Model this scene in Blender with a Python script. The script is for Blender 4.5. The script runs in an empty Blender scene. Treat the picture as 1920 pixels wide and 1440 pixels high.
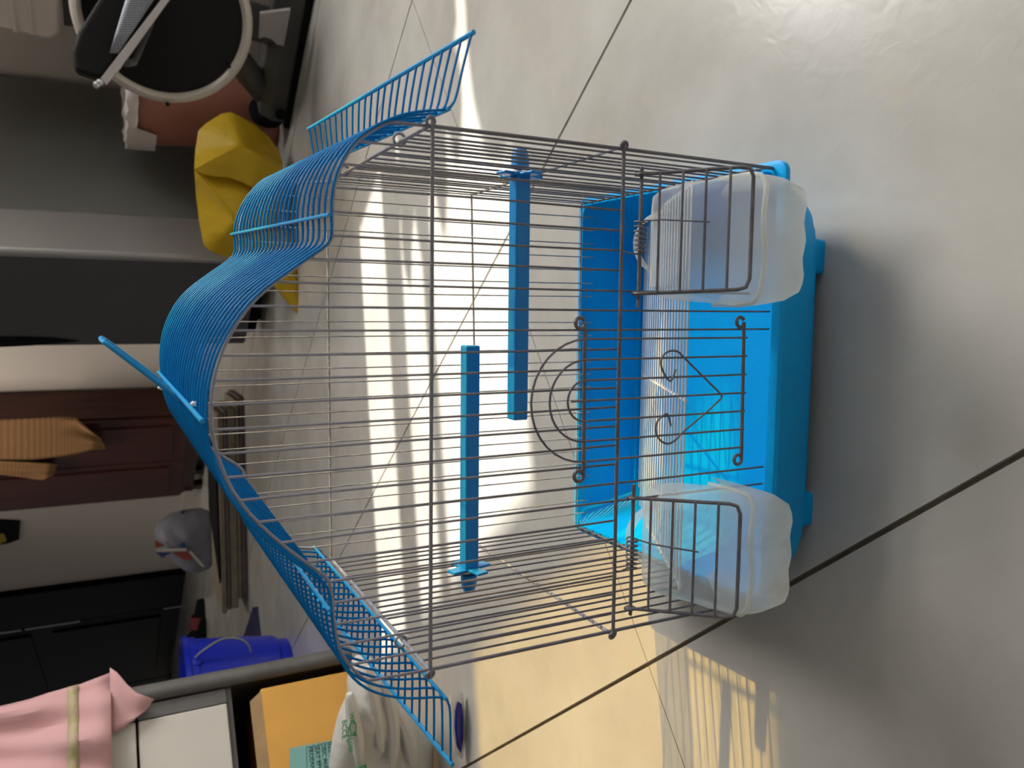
import bpy, bmesh, math, random
from mathutils import Vector, Matrix

random.seed(7)
sc = bpy.context.scene
col = sc.collection
PI = math.pi

# ------------------------------------------------------------------ camera
# The photograph lies on its side: world "up" points to the left of the picture.
FPX = 1473.48                                   # focal length in pixels of the 1920 x 1440 frame
CAM = Vector((0.05396, -0.40110, 0.47025))
PITCH, YAW, ROLL = 0.4726, 0.10712, -0.0381


def basis():
    cy, sy, cp, sp = math.cos(YAW), math.sin(YAW), math.cos(PITCH), math.sin(PITCH)
    f = Vector((-sy * cp, cy * cp, -sp))
    r = Vector((cy, sy, 0))
    u = r.cross(f)
    cr, sr = math.cos(ROLL), math.sin(ROLL)
    return cr * r + sr * u, -sr * r + cr * u, f


RT, UP, FW = basis()
cam_data = bpy.data.cameras.new('camera')
cam = bpy.data.objects.new('camera', cam_data)
col.objects.link(cam)
cam_data.sensor_fit = 'HORIZONTAL'
cam_data.sensor_width = 36.0
cam_data.lens = FPX / 1920 * 36.0
cam_data.clip_start = 0.01
m3 = Matrix((-UP, RT, -FW)).transposed()        # picture right = world down, picture up = world right
cam.matrix_world = Matrix.Translation(CAM) @ m3.to_4x4()
cam_data.dof.use_dof = True
cam_data.dof.focus_distance = 0.62
cam_data.dof.aperture_fstop = 13
sc.camera = cam

# ------------------------------------------------------------------ world, sun, daylight, fill lights
sc.view_settings.view_transform = 'Standard'
sc.view_settings.look = 'None'
sc.view_settings.gamma = 1.0
sc.view_settings.use_curve_mapping = False
sc.view_settings.exposure = 0.3
sc.cycles.adaptive_threshold = 0.1
sc.cycles.adaptive_min_samples = 16
sc.cycles.max_bounces = 6
sc.cycles.diffuse_bounces = 3
sc.cycles.glossy_bounces = 3
sc.cycles.transparent_max_bounces = 16
sc.cycles.caustics_reflective = False
sc.cycles.caustics_refractive = False

world = bpy.data.worlds.new('world')
sc.world = world
world.use_nodes = True
wn = world.node_tree.nodes['Background']
wn.inputs[0].default_value = (0.96, 0.98, 1.0, 1)
wn.inputs[1].default_value = 0.09

SUN_DIR = Vector((-1.0, -0.16, -0.75)).normalized()     # low sun from the right, through the window
sun_d = bpy.data.lights.new('sun', 'SUN')
sun_d.energy = 10.0
sun_d.angle = math.radians(0.6)
sun_d.color = (1.0, 0.93, 0.83)
sun = bpy.data.objects.new('sun', sun_d)
col.objects.link(sun)
sun.rotation_euler = SUN_DIR.to_track_quat('-Z', 'Y').to_euler()

# room frame: s runs along the back wall (to the right and towards us), t runs into the wall
E1 = Vector((0.6203, -0.7844, 0))
E2 = Vector((0.7844, 0.6203, 0))
A0 = Vector((0.007, 2.40, 0))
ROOM_ANG = math.atan2(E1.y, E1.x)
T_WALL = 0.70


def RM(s, t, z=0.0):
    p = A0 + E1 * s + E2 * t
    return Vector((p.x, p.y, z))


def area(name, loc, target, sx, sy, power, color, spread=180):
    d = bpy.data.lights.new(name, 'AREA')
    d.shape = 'RECTANGLE'
    d.size, d.size_y = sx, sy
    d.energy = power
    d.color = color
    d.spread = math.radians(spread)
    o = bpy.data.objects.new(name, d)
    col.objects.link(o)
    o.location = loc
    o.rotation_euler = (Vector(target) - Vector(loc)).to_track_quat('-Z', 'Y').to_euler()
    return o


# sky light that enters through the window in the back wall
area('window_daylight', RM(1.85, 0.66, 1.45), RM(1.60, -1.3, 0.45), 1.3, 1.1, 42.0, (1.0, 0.98, 0.94), 125)
# soft fill light added behind the camera on its right
area('front_right_fill', (2.6, -1.0, 1.5), (0.0, 0.3, 0.2), 1.8, 1.9, 13.0, (1.0, 0.98, 0.95))
# unseen fill light added to brighten the back wall
area('back_wall_fill', RM(-1.4, 0.0, 2.3), RM(-1.4, 0.7, 0.7), 0.8, 0.4, 6.5, (1.0, 0.93, 0.84), 110)


# ------------------------------------------------------------------ pixel helpers (authoring only)
def ray(px, py):
    return FW + RT * ((1440 - py) - 720) / FPX - UP * (px - 960) / FPX


def atY(px, py, y):
    d = ray(px, py)
    return CAM + d * ((y - CAM.y) / d.y)


def atZ(px, py, z):
    d = ray(px, py)
    return CAM + d * ((z - CAM.z) / d.z)


def onT(px, py, t):
    d = ray(px, py)
    k = (t - (CAM - A0).dot(E2)) / d.dot(E2)
    p = CAM + d * k
    return ((p - A0).dot(E1), t, p.z)


def onS(px, py, s):
    d = ray(px, py)
    k = (s - (CAM - A0).dot(E1)) / d.dot(E1)
    p = CAM + d * k
    return (s, (p - A0).dot(E2), p.z)


# ------------------------------------------------------------------ materials
MATS = {}


def mat(name, color, rough=0.5, metal=0.0, var=0.0, scale=20.0, bump=0.0, bscale=60.0, spec=0.5, color2=None, stretch=None):
    m = bpy.data.materials.new(name)
    m.use_nodes = True
    nt = m.node_tree
    b = nt.nodes['Principled BSDF']
    b.inputs['Roughness'].default_value = rough
    b.inputs['Metallic'].default_value = metal
    b.inputs['Specular IOR Level'].default_value = spec
    b.inputs['Base Color'].default_value = (*color, 1)
    tc = None
    if var or bump or color2:
        tc = nt.nodes.new('ShaderNodeTexCoord')
        src = tc.outputs['Object']
        if stretch:
            mp = nt.nodes.new('ShaderNodeMapping')
            mp.inputs['Scale'].default_value = stretch
            nt.links.new(src, mp.inputs[0])
            src = mp.outputs[0]
    if var or color2:
        n = nt.nodes.new('ShaderNodeTexNoise')
        n.inputs['Scale'].default_value = scale
        n.inputs['Detail'].default_value = 6
        nt.links.new(src, n.inputs['Vector'])
        r = nt.nodes.new('ShaderNodeValToRGB')
        c2 = color2 or tuple(max(0, c * (1 - var)) for c in color)
        c1 = color if color2 else tuple(min(1, c * (1 + var)) for c in color)
        r.color_ramp.elements[0].position = 0.35
        r.color_ramp.elements[1].position = 0.65
        r.color_ramp.elements[0].color = (*c2, 1)
        r.color_ramp.elements[1].color = (*c1, 1)
        nt.links.new(n.outputs['Fac'], r.inputs[0])
        nt.links.new(r.outputs[0], b.inputs['Base Color'])
    if bump:
        n2 = nt.nodes.new('ShaderNodeTexNoise')
        n2.inputs['Scale'].default_value = bscale
        n2.inputs['Detail'].default_value = 5
        nt.links.new(src, n2.inputs['Vector'])
        bp = nt.nodes.new('ShaderNodeBump')
        bp.inputs['Strength'].default_value = bump
        bp.inputs['Distance'].default_value = 0.01
        nt.links.new(n2.outputs['Fac'], bp.inputs['Height'])
        nt.links.new(bp.outputs[0], b.inputs['Normal'])
    MATS[name] = m
    return m


def floor_material():
    m = mat('stone_tile', (0.50, 0.48, 0.445), rough=0.24)
    nt = m.node_tree
    b = nt.nodes['Principled BSDF']
    geo = nt.nodes.new('ShaderNodeNewGeometry')
    n1 = nt.nodes.new('ShaderNodeTexNoise')
    n1.inputs['Scale'].default_value = 5.0
    n1.inputs['Detail'].default_value = 8
    n1.inputs['Roughness'].default_value = 0.6
    nt.links.new(geo.outputs['Position'], n1.inputs['Vector'])
    r1 = nt.nodes.new('ShaderNodeValToRGB')
    r1.color_ramp.elements[0].position = 0.3
    r1.color_ramp.elements[1].position = 0.7
    r1.color_ramp.elements[0].color = (0.435, 0.412, 0.375, 1)
    r1.color_ramp.elements[1].color = (0.565, 0.545, 0.505, 1)
    nt.links.new(n1.outputs['Fac'], r1.inputs[0])
    # pale veins and warm flecks
    n2 = nt.nodes.new('ShaderNodeTexNoise')
    n2.inputs['Scale'].default_value = 2.2
    n2.inputs['Detail'].default_value = 10
    n2.inputs['Distortion'].default_value = 1.2
    nt.links.new(geo.outputs['Position'], n2.inputs['Vector'])
    r2 = nt.nodes.new('ShaderNodeValToRGB')
    e = r2.color_ramp.elements
    e[0].position, e[1].position = 0.46, 0.54
    e[0].color = (0, 0, 0, 1)
    e[1].color = (0, 0, 0, 1)
    k = e.new(0.5)
    k.color = (1, 1, 1, 1)
    nt.links.new(n2.outputs['Fac'], r2.inputs[0])
    mulv = nt.nodes.new('ShaderNodeMath')
    mulv.operation = 'MULTIPLY'
    mulv.inputs[1].default_value = 0.16
    nt.links.new(r2.outputs[0], mulv.inputs[0])
    mx = nt.nodes.new('ShaderNodeMixRGB')
    mx.inputs[2].default_value = (0.62, 0.61, 0.59, 1)
    nt.links.new(mulv.outputs[0], mx.inputs[0])
    nt.links.new(r1.outputs[0], mx.inputs[1])
    n3 = nt.nodes.new('ShaderNodeTexNoise')
    n3.inputs['Scale'].default_value = 14
    n3.inputs['Detail'].default_value = 4
    nt.links.new(geo.outputs['Position'], n3.inputs['Vector'])
    r3 = nt.nodes.new('ShaderNodeValToRGB')
    r3.color_ramp.elements[0].position = 0.62
    r3.color_ramp.elements[1].position = 0.74
    r3.color_ramp.elements[0].color = (0, 0, 0, 1)
    r3.color_ramp.elements[1].color = (0.35, 0.35, 0.35, 1)
    nt.links.new(n3.outputs['Fac'], r3.inputs[0])
    mx2 = nt.nodes.new('ShaderNodeMixRGB')
    mx2.inputs[2].default_value = (0.60, 0.50, 0.36, 1)
    nt.links.new(r3.outputs[0], mx2.inputs[0])
    nt.links.new(mx.outputs[0], mx2.inputs[1])
    nt.links.new(mx2.outputs[0], b.inputs['Base Color'])
    n4 = nt.nodes.new('ShaderNodeTexNoise')
    n4.inputs['Scale'].default_value = 55
    n4.inputs['Detail'].default_value = 6
    n4.inputs['Distortion'].default_value = 0.8
    nt.links.new(geo.outputs['Position'], n4.inputs['Vector'])
    bp = nt.nodes.new('ShaderNodeBump')
    bp.inputs['Strength'].default_value = 0.07
    bp.inputs['Distance'].default_value = 0.004
    nt.links.new(n4.outputs['Fac'], bp.inputs['Height'])
    nt.links.new(bp.outputs[0], b.inputs['Normal'])
    return m


def frosted_material():
    m = bpy.data.materials.new('frosted_plastic')
    m.use_nodes = True
    nt = m.node_tree
    out = nt.nodes['Material Output']
    b = nt.nodes['Principled BSDF']
    b.inputs['Roughness'].default_value = 0.3
    tc = nt.nodes.new('ShaderNodeTexCoord')
    n = nt.nodes.new('ShaderNodeTexNoise')
    n.inputs['Scale'].default_value = 28
    n.inputs['Detail'].default_value = 8
    nt.links.new(tc.outputs['Object'], n.inputs['Vector'])
    r = nt.nodes.new('ShaderNodeValToRGB')
    r.color_ramp.elements[0].position = 0.26
    r.color_ramp.elements[1].position = 0.42
    r.color_ramp.elements[0].color = (0.52, 0.42, 0.28, 1)
    r.color_ramp.elements[1].color = (0.88, 0.87, 0.79, 1)
    nt.links.new(n.outputs['Fac'], r.inputs[0])
    nt.links.new(r.outputs[0], b.inputs['Base Color'])
    tl = nt.nodes.new('ShaderNodeBsdfTranslucent')
    tl.inputs[0].default_value = (0.92, 0.92, 0.86, 1)
    tp = nt.nodes.new('ShaderNodeBsdfTransparent')
    tp.inputs[0].default_value = (0.93, 0.96, 0.97, 1)
    m1 = nt.nodes.new('ShaderNodeMixShader')
    m1.inputs[0].default_value = 0.45
    nt.links.new(b.outputs[0], m1.inputs[1])
    nt.links.new(tl.outputs[0], m1.inputs[2])
    m2 = nt.nodes.new('ShaderNodeMixShader')
    m2.inputs[0].default_value = 0.46
    nt.links.new(m1.outputs[0], m2.inputs[1])
    nt.links.new(tp.outputs[0], m2.inputs[2])
    nt.links.new(m2.outputs[0], out.inputs[0])
    MATS['frosted_plastic'] = m


def glass_material(name, color):
    m = bpy.data.materials.new(name)
    m.use_nodes = True
    nt = m.node_tree
    out = nt.nodes['Material Output']
    nt.nodes.remove(nt.nodes['Principled BSDF'])
    tp = nt.nodes.new('ShaderNodeBsdfTransparent')
    tp.inputs[0].default_value = (*color, 1)
    nt.links.new(tp.outputs[0], out.inputs[0])
    MATS[name] = m


def thin_plastic(name, color, trans):
    m = mat(name, color, rough=0.5, bump=0.6, bscale=22, spec=0.3)
    nt = m.node_tree
    out = nt.nodes['Material Output']
    b = nt.nodes['Principled BSDF']
    tl = nt.nodes.new('ShaderNodeBsdfTranslucent')
    tl.inputs[0].default_value = (*color, 1)
    mx = nt.nodes.new('ShaderNodeMixShader')
    mx.inputs[0].default_value = trans
    nt.links.new(b.outputs[0], mx.inputs[1])
    nt.links.new(tl.outputs[0], mx.inputs[2])
    nt.links.new(mx.outputs[0], out.inputs[0])
    return m


def stripe_cloth(name, color, color2, scale):
    m = mat(name, color, rough=0.9, spec=0.1)
    nt = m.node_tree
    b = nt.nodes['Principled BSDF']
    tc = nt.nodes.new('ShaderNodeTexCoord')
    outs = []
    for d in ('X', 'Y'):
        w = nt.nodes.new('ShaderNodeTexWave')
        w.bands_direction = d
        w.inputs['Scale'].default_value = scale
        w.inputs['Distortion'].default_value = 0.6
        nt.links.new(tc.outputs['UV'], w.inputs['Vector'])
        outs.append(w)
    mm = nt.nodes.new('ShaderNodeMath')
    mm.operation = 'MULTIPLY'
    nt.links.new(outs[0].outputs['Fac'], mm.inputs[0])
    nt.links.new(outs[1].outputs['Fac'], mm.inputs[1])
    mx = nt.nodes.new('ShaderNodeMixRGB')
    mx.inputs[1].default_value = (*color, 1)
    mx.inputs[2].default_value = (*color2, 1)
    nt.links.new(mm.outputs[0], mx.inputs[0])
    nt.links.new(mx.outputs[0], b.inputs['Base Color'])
    return m


floor_material()
frosted_material()
glass_material('clear_glass', (0.97, 0.98, 0.98))
glass_material('sun_tint_glass', (0.62, 0.52, 0.25))  # tint added to turn the sun patch yellow
mat('grout', (0.20, 0.17, 0.13), rough=0.9, var=0.25, scale=40)
mat('wall_paint', (0.82, 0.735, 0.655), rough=0.85, bump=0.05, bscale=80)
mat('ceiling_paint', (0.75, 0.74, 0.72), rough=0.9)
mat('white_frame', (0.75, 0.74, 0.72), rough=0.5)
mat('cage_wire', (0.155, 0.145, 0.16), rough=0.42, var=0.18, scale=90, bump=0.2, bscale=400)
mat('dusty_wire', (0.36, 0.36, 0.40), rough=0.7, var=0.2, scale=120, bump=0.3, bscale=500)
mat('blue_wire', (0.003, 0.19, 0.52), spec=0.07, rough=0.5, var=0.10, scale=60)
mat('blue_rod', (0.012, 0.34, 0.72), rough=0.3)
mat('blue_plastic', (0.0, 0.42, 0.95), spec=0.22, rough=0.38, var=0.05, scale=12, bump=0.03, bscale=50)
mat('perch_plastic', (0.008, 0.25, 0.64), rough=0.38)
mat('white_wire', (0.86, 0.87, 0.90), rough=0.45)
mat('fridge_dark', (0.085, 0.082, 0.085), rough=0.38, var=0.06, scale=3)
mat('fridge_side', (0.14, 0.138, 0.124), rough=0.42, var=0.08, scale=2.5, bump=0.04, bscale=500)
mat('silver_trim', (0.42, 0.40, 0.39), rough=0.32, metal=0.6)
mat('black_rubber', (0.006, 0.006, 0.007), spec=0.15, rough=0.8)
mat('black_paint', (0.003, 0.003, 0.004), spec=0.06, rough=0.5, var=0.2, scale=6)
mat('red_wood', (0.085, 0.018, 0.010), rough=0.4, color2=(0.050, 0.010, 0.006), scale=5, stretch=(8, 8, 0.7))
mat('terracotta_plastic', (0.42, 0.17, 0.12), rough=0.55, color2=(0.36, 0.14, 0.10), scale=3)
mat('liner_plastic', (0.70, 0.62, 0.60), rough=0.4, bump=0.4, bscale=30)
thin_plastic('yellow_plastic', (0.62, 0.40, 0.02), 0.15)
thin_plastic('white_plastic_bag', (0.72, 0.70, 0.66), 0.2)
thin_plastic('grey_plastic_bag', (0.22, 0.22, 0.27), 0.1)
mat('green_print', (0.02, 0.28, 0.10), rough=0.5)
mat('blue_bucket', (0.006, 0.022, 0.48), rough=0.28)
mat('steel_wire', (0.45, 0.45, 0.45), rough=0.35, metal=0.8)
mat('cabinet_white', (0.66, 0.62, 0.56), rough=0.45, var=0.03, scale=4)
mat('cabinet_grey', (0.13, 0.125, 0.12), rough=0.5, var=0.12, scale=20)
mat('dark_inside', (0.04, 0.034, 0.028), rough=0.9)
mat('carton', (0.80, 0.42, 0.09), rough=0.8, var=0.05, scale=12)
mat('carton_flap', (0.42, 0.27, 0.13), rough=0.85, var=0.1, scale=30)
mat('sticker', (0.24, 0.50, 0.46), rough=0.5)
mat('sticker_ink', (0.02, 0.06, 0.06), rough=0.6)
stripe_cloth('pink_cloth', (0.66, 0.36, 0.37), (0.78, 0.54, 0.55), 60)
mat('green_ribbon', (0.40, 0.42, 0.16), rough=0.8, color2=(0.55, 0.40, 0.30), scale=60)
stripe_cloth('brown_check', (0.40, 0.20, 0.085), (0.56, 0.34, 0.18), 9)
mat('paper', (0.24, 0.20, 0.145), rough=0.9, var=0.12, scale=30)
mat('paper_pink', (0.15, 0.11, 0.11), rough=0.9, var=0.15, scale=30)
mat('navy', (0.010, 0.012, 0.060), rough=0.5)
mat('logo_red', (0.30, 0.05, 0.035), rough=0.6)
mat('logo_blue', (0.03, 0.06, 0.20), rough=0.6)
mat('logo_white', (0.55, 0.52, 0.48), rough=0.6)
mat('bike_grey', (0.070, 0.068, 0.066), rough=0.5, var=0.1, scale=8)
mat('bike_rim', (0.58, 0.52, 0.45), rough=0.4, metal=0.2)
mat('bike_black', (0.004, 0.004, 0.004), spec=0.2, rough=0.5)
mat('pedal_rubber', (0.006, 0.006, 0.006), spec=0.2, rough=0.7)
mat('plate_metal', (0.42, 0.39, 0.38), rough=0.45, metal=0.4)
mat('tub_white', (0.86, 0.76, 0.68), rough=0.5, var=0.03, scale=10)
mat('shelf_dark', (0.07, 0.06, 0.065), rough=0.7)
mat('packet_white', (0.70, 0.70, 0.72), rough=0.35)
mat('packet_navy', (0.012, 0.012, 0.22), rough=0.3)
mat('leaf_green', (0.05, 0.16, 0.04), rough=0.5, var=0.2, scale=12)
mat('pot_clay', (0.40, 0.18, 0.09), rough=0.8, var=0.1, scale=15)
mat('jar_glaze', (0.10, 0.08, 0.07), rough=0.4)
mat('shoe_red', (0.20, 0.02, 0.03), rough=0.6)


def tread_material():
    m = mat('tread', (0.30, 0.31, 0.35), rough=0.45, metal=0.3)
    nt = m.node_tree
    b = nt.nodes['Principled BSDF']
    tc = nt.nodes.new('ShaderNodeTexCoord')
    v = nt.nodes.new('ShaderNodeTexVoronoi')
    v.inputs['Scale'].default_value = 1
    v.inputs['Randomness'].default_value = 0.0
    mp = nt.nodes.new('ShaderNodeMapping')
    mp.inputs['Scale'].default_value = (12, 34, 1)
    nt.links.new(tc.outputs['UV'], mp.inputs[0])
    nt.links.new(mp.outputs[0], v.inputs['Vector'])
    r = nt.nodes.new('ShaderNodeValToRGB')
    r.color_ramp.interpolation = 'CONSTANT'
    r.color_ramp.elements[0].color = (0.02, 0.02, 0.02, 1)
    r.color_ramp.elements[1].position = 0.30
    r.color_ramp.elements[1].color = (0.25, 0.26, 0.30, 1)
    nt.links.new(v.outputs['Distance'], r.inputs[0])
    nt.links.new(r.outputs[0], b.inputs['Base Color'])


tread_material()


def dust_on_wires():
    """grey coated wire whose upper part, under the roof, is covered with pale dust"""
    m = MATS['cage_wire']
    nt = m.node_tree
    b = nt.nodes['Principled BSDF']
    old = b.inputs['Base Color'].links[0].from_socket
    geo = nt.nodes.new('ShaderNodeNewGeometry')
    sx = nt.nodes.new('ShaderNodeSeparateXYZ')
    nt.links.new(geo.outputs['Position'], sx.inputs[0])
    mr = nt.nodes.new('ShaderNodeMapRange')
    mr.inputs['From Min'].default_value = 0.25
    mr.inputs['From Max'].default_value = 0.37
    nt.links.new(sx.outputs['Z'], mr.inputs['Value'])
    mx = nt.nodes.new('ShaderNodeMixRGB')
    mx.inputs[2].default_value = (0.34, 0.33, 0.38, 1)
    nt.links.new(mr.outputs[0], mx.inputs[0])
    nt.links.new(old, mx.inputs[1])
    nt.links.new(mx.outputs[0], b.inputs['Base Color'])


dust_on_wires()


# ------------------------------------------------------------------ mesh helpers
class MB:
    def __init__(self):
        self.v, self.f, self.uv = [], [], {}

    def add(self, vs, fs):
        o = len(self.v)
        self.v += [tuple(p) for p in vs]
        self.f += [tuple(i + o for i in f) for f in fs]

    def tube(self, pts, r, seg=6, closed=False, cap=True):
        pts = [Vector(p) for p in pts]
        n = len(pts)
        if n < 2:
            return self
        tang = []
        for i in range(n):
            if closed:
                a, b = pts[(i - 1) % n], pts[(i + 1) % n]
            else:
                a, b = pts[max(i - 1, 0)], pts[min(i + 1, n - 1)]
            d = b - a
            tang.append(d.normalized() if d.length > 1e-9 else Vector((0, 0, 1)))
        up = Vector((0, 0, 1)) if abs(tang[0].z) < 0.9 else Vector((0, 1, 0))
        nrm = (up - tang[0] * up.dot(tang[0])).normalized()
        vs = []
        for i in range(n):
            nrm = nrm - tang[i] * nrm.dot(tang[i])
            if nrm.length < 1e-6:
                nrm = tang[i].orthogonal()
            nrm.normalize()
            bn = tang[i].cross(nrm)
            rr = r[i] if isinstance(r, (list, tuple)) else r
            for k in range(seg):
                a = 2 * PI * k / seg
                vs.append(pts[i] + (nrm * math.cos(a) + bn * math.sin(a)) * rr)
        fs = []
        for i in range(n if closed else n - 1):
            j = (i + 1) % n
            for k in range(seg):
                l = (k + 1) % seg
                fs.append((i * seg + k, i * seg + l, j * seg + l, j * seg + k))
        if cap and not closed:
            fs.append(tuple(range(seg))[::-1])
            fs.append(tuple((n - 1) * seg + k for k in range(seg)))
        self.add(vs, fs)
        return self

    def box(self, c, size, rot=None):
        c = Vector(c)
        hx, hy, hz = size[0] / 2, size[1] / 2, size[2] / 2
        vs = [Vector((x, y, z)) for x in (-hx, hx) for y in (-hy, hy) for z in (-hz, hz)]
        if rot is not None:
            vs = [rot @ p for p in vs]
        vs = [p + c for p in vs]
        self.add(vs, [(0, 1, 3, 2), (4, 6, 7, 5), (0, 4, 5, 1), (2, 3, 7, 6), (0, 2, 6, 4), (1, 5, 7, 3)])
        return self

    def rings(self, rings, cap0=True, cap1=True):
        n = len(rings[0])
        vs = [p for r in rings for p in r]
        fs = []
        for i in range(len(rings) - 1):
            for k in range(n):
                l = (k + 1) % n
                fs.append((i * n + k, i * n + l, (i + 1) * n + l, (i + 1) * n + k))
        if cap0:
            fs.append(tuple(range(n))[::-1])
        if cap1:
            fs.append(tuple((len(rings) - 1) * n + k for k in range(n)))
        self.add(vs, fs)
        return self

    def lathe(self, prof, seg=32, center=(0, 0, 0), axis=None, cap0=True, cap1=True):
        """prof = [(radius, height)], turned about z (or about `axis` through center)."""
        c = Vector(center)
        rot = Vector((0, 0, 1)).rotation_difference(Vector(axis)).to_matrix() if axis is not None else Matrix.Identity(3)
        rings = []
        for r, h in prof:
            rings.append([c + rot @ Vector((r * math.cos(2 * PI * k / seg), r * math.sin(2 * PI * k / seg), h)) for k in range(seg)])
        return self.rings(rings, cap0, cap1)

    def prism(self, outline, offset):
        """outline: list of 3D points, offset: vector of the thickness"""
        n = len(outline)
        o = Vector(offset)
        vs = [Vector(p) for p in outline] + [Vector(p) + o for p in outline]
        fs = [tuple(range(n)), tuple(range(2 * n - 1, n - 1, -1))]
        fs += [(k, k + n, (k + 1) % n + n, (k + 1) % n) for k in range(n)]
        self.add(vs, fs)
        return self

    def grid(self, rows):
        nr, nc = len(rows), len(rows[0])
        o = len(self.v)
        vs = [p for r in rows for p in r]
        fs = [(i * nc + j, i * nc + j + 1, (i + 1) * nc + j + 1, (i + 1) * nc + j) for i in range(nr - 1) for j in range(nc - 1)]
        self.add(vs, fs)
        for i in range(nr):
            for j in range(nc):
                self.uv[o + i * nc + j] = (j / (nc - 1), i / (nr - 1))
        return self

    def mesh(self, name, m, smooth=True, fix=True):
        me = bpy.data.meshes.new(name)
        me.from_pydata(self.v, [], self.f)
        if fix:
            bm = bmesh.new()
            bm.from_mesh(me)
            bmesh.ops.recalc_face_normals(bm, faces=bm.faces)
            bm.to_mesh(me)
            bm.free()
        if self.uv:
            lay = me.uv_layers.new(name='uv')
            for lp in me.loops:
                lay.data[lp.index].uv = self.uv.get(lp.vertex_index, (0, 0))
        me.materials.append(MATS[m])
        if smooth:
            for p in me.polygons:
                p.use_smooth = True
            if hasattr(me, 'set_sharp_from_angle'):
                me.set_sharp_from_angle(angle=math.radians(40))
        me.update()
        return me

    def build(self, name, m, parent=None, smooth=True, fix=True):
        return link(name, self.mesh(name, m, smooth, fix), parent)


def link(name, me, parent=None, loc=None):
    o = bpy.data.objects.new(name, me)
    col.objects.link(o)
    if loc is not None:
        o.location = loc
    if parent is not None:
        o.parent = parent
        o.matrix_parent_inverse = parent.matrix_world.inverted()
    return o


def tag(o, label, cat, group=None):
    o['label'] = label
    o['category'] = cat
    if group:
        o['group'] = group
    return o


def struct(o, label=None):
    o['kind'] = 'structure'
    if label:
        o['label'] = label
    return o


def empty(name, loc, label, cat, group=None):
    o = bpy.data.objects.new(name, None)
    col.objects.link(o)
    o.empty_display_size = 0.02
    o.location = loc
    bpy.context.view_layer.update()
    return tag(o, label, cat, group)


def bevel(o, w, seg=2, angle=35):
    b = o.modifiers.new('bevel', 'BEVEL')
    b.width, b.segments = w, seg
    b.limit_method = 'ANGLE'
    b.angle_limit = math.radians(angle)
    return o


def solidify(o, th, off=-1):
    b = o.modifiers.new('solidify', 'SOLIDIFY')
    b.thickness, b.offset = th, off
    return o


ROT_ROOM = Matrix.Rotation(ROOM_ANG, 3, 'Z')


def rbox(mb, s0, s1, t0, t1, z0, z1):
    """box aligned with the room"""
    c = RM((s0 + s1) / 2, (t0 + t1) / 2, (z0 + z1) / 2)
    return mb.box(c, (s1 - s0, t1 - t0, z1 - z0), ROT_ROOM)


def rrect(cx, cy, hx, hy, r, z, n=6, tilt=0.0):
    pts = []
    for qx, qy, a0 in ((1, 1, 0), (-1, 1, PI / 2), (-1, -1, PI), (1, -1, 1.5 * PI)):
        for k in range(n + 1):
            a = a0 + PI / 2 * k / n
            x = cx + qx * (hx - r) + r * math.cos(a)
            y = cy + qy * (hy - r) + r * math.sin(a)
            pts.append(Vector((x, y, z + tilt * (y - cy))))
    return pts


def smooth_line(pts, it=2, keep=()):
    """Chaikin corner cutting of an open 3D line, end points kept."""
    pts = [Vector(p) for p in pts]
    for _ in range(it):
        out = [pts[0]]
        for a, b in zip(pts[:-1], pts[1:]):
            out += [a * 0.75 + b * 0.25, a * 0.25 + b * 0.75]
        out.append(pts[-1])
        pts = out
    return pts


def arc_pts(c, u, v, r, a0, a1, n):
    c, u, v = Vector(c), Vector(u), Vector(v)
    return [c + (u * math.cos(a0 + (a1 - a0) * k / n) + v * math.sin(a0 + (a1 - a0) * k / n)) * r for k in range(n + 1)]


def text_mesh(txt, size, m, origin, xdir, ydir, lift, parent, name='lettering', depth=0.0004, bold=0.0):
    cu = bpy.data.curves.new('txt', 'FONT')
    cu.body = txt
    cu.size = size
    cu.extrude = depth
    cu.offset = bold
    cu.resolution_u = 2
    tmp = bpy.data.objects.new('txt', cu)
    col.objects.link(tmp)
    dg = bpy.context.evaluated_depsgraph_get()
    me = bpy.data.meshes.new_from_object(tmp.evaluated_get(dg))
    col.objects.unlink(tmp)
    bpy.data.objects.remove(tmp)
    x, y = Vector(xdir).normalized(), Vector(ydir).normalized()
    n = x.cross(y)
    mtx = Matrix((x, y, n)).transposed().to_4x4()
    mtx.translation = Vector(origin) + Vector(lift)
    me.transform(mtx)
    me.materials.clear()
    me.materials.append(MATS[m])
    return link(name, me, parent)


# ------------------------------------------------------------------ room shell
floor_o = struct(MB().box((-1.5, 3.2, -0.016), (12.0, 12.0, 0.02)).build('floor', 'grout', smooth=False))
TILE_W, TILE_L = 0.551, 1.102
CR = atZ(1215, 1245, 0.0)                                   # crossing of the two joints seen in the photo
GW, GL = 0.0040, 0.0016                                     # the joint along the wall is wider than the cross joint
tile_me = None
tb = MB().box((0, 0, -0.004), (TILE_L - GL, TILE_W - GW, 0.008), ROT_ROOM)
tile_me = tb.mesh('tile', 'stone_tile', smooth=False)
for i in range(-8, 4):
    for j in range(-4, 7):
        c = Vector((CR.x, CR.y, 0)) + E1 * (i + 0.5) * TILE_L + E2 * (j + 0.5) * TILE_W
        w = c - A0
        if w.dot(E2) > 1.2 or c.y < -1.6 or c.x > 2.6 or c.x < -4.6 or c.y > 7.8:
            continue
        o = link('tile', tile_me, floor_o, c)
        o.matrix_parent_inverse = Matrix.Identity(4)
        bv = None

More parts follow.
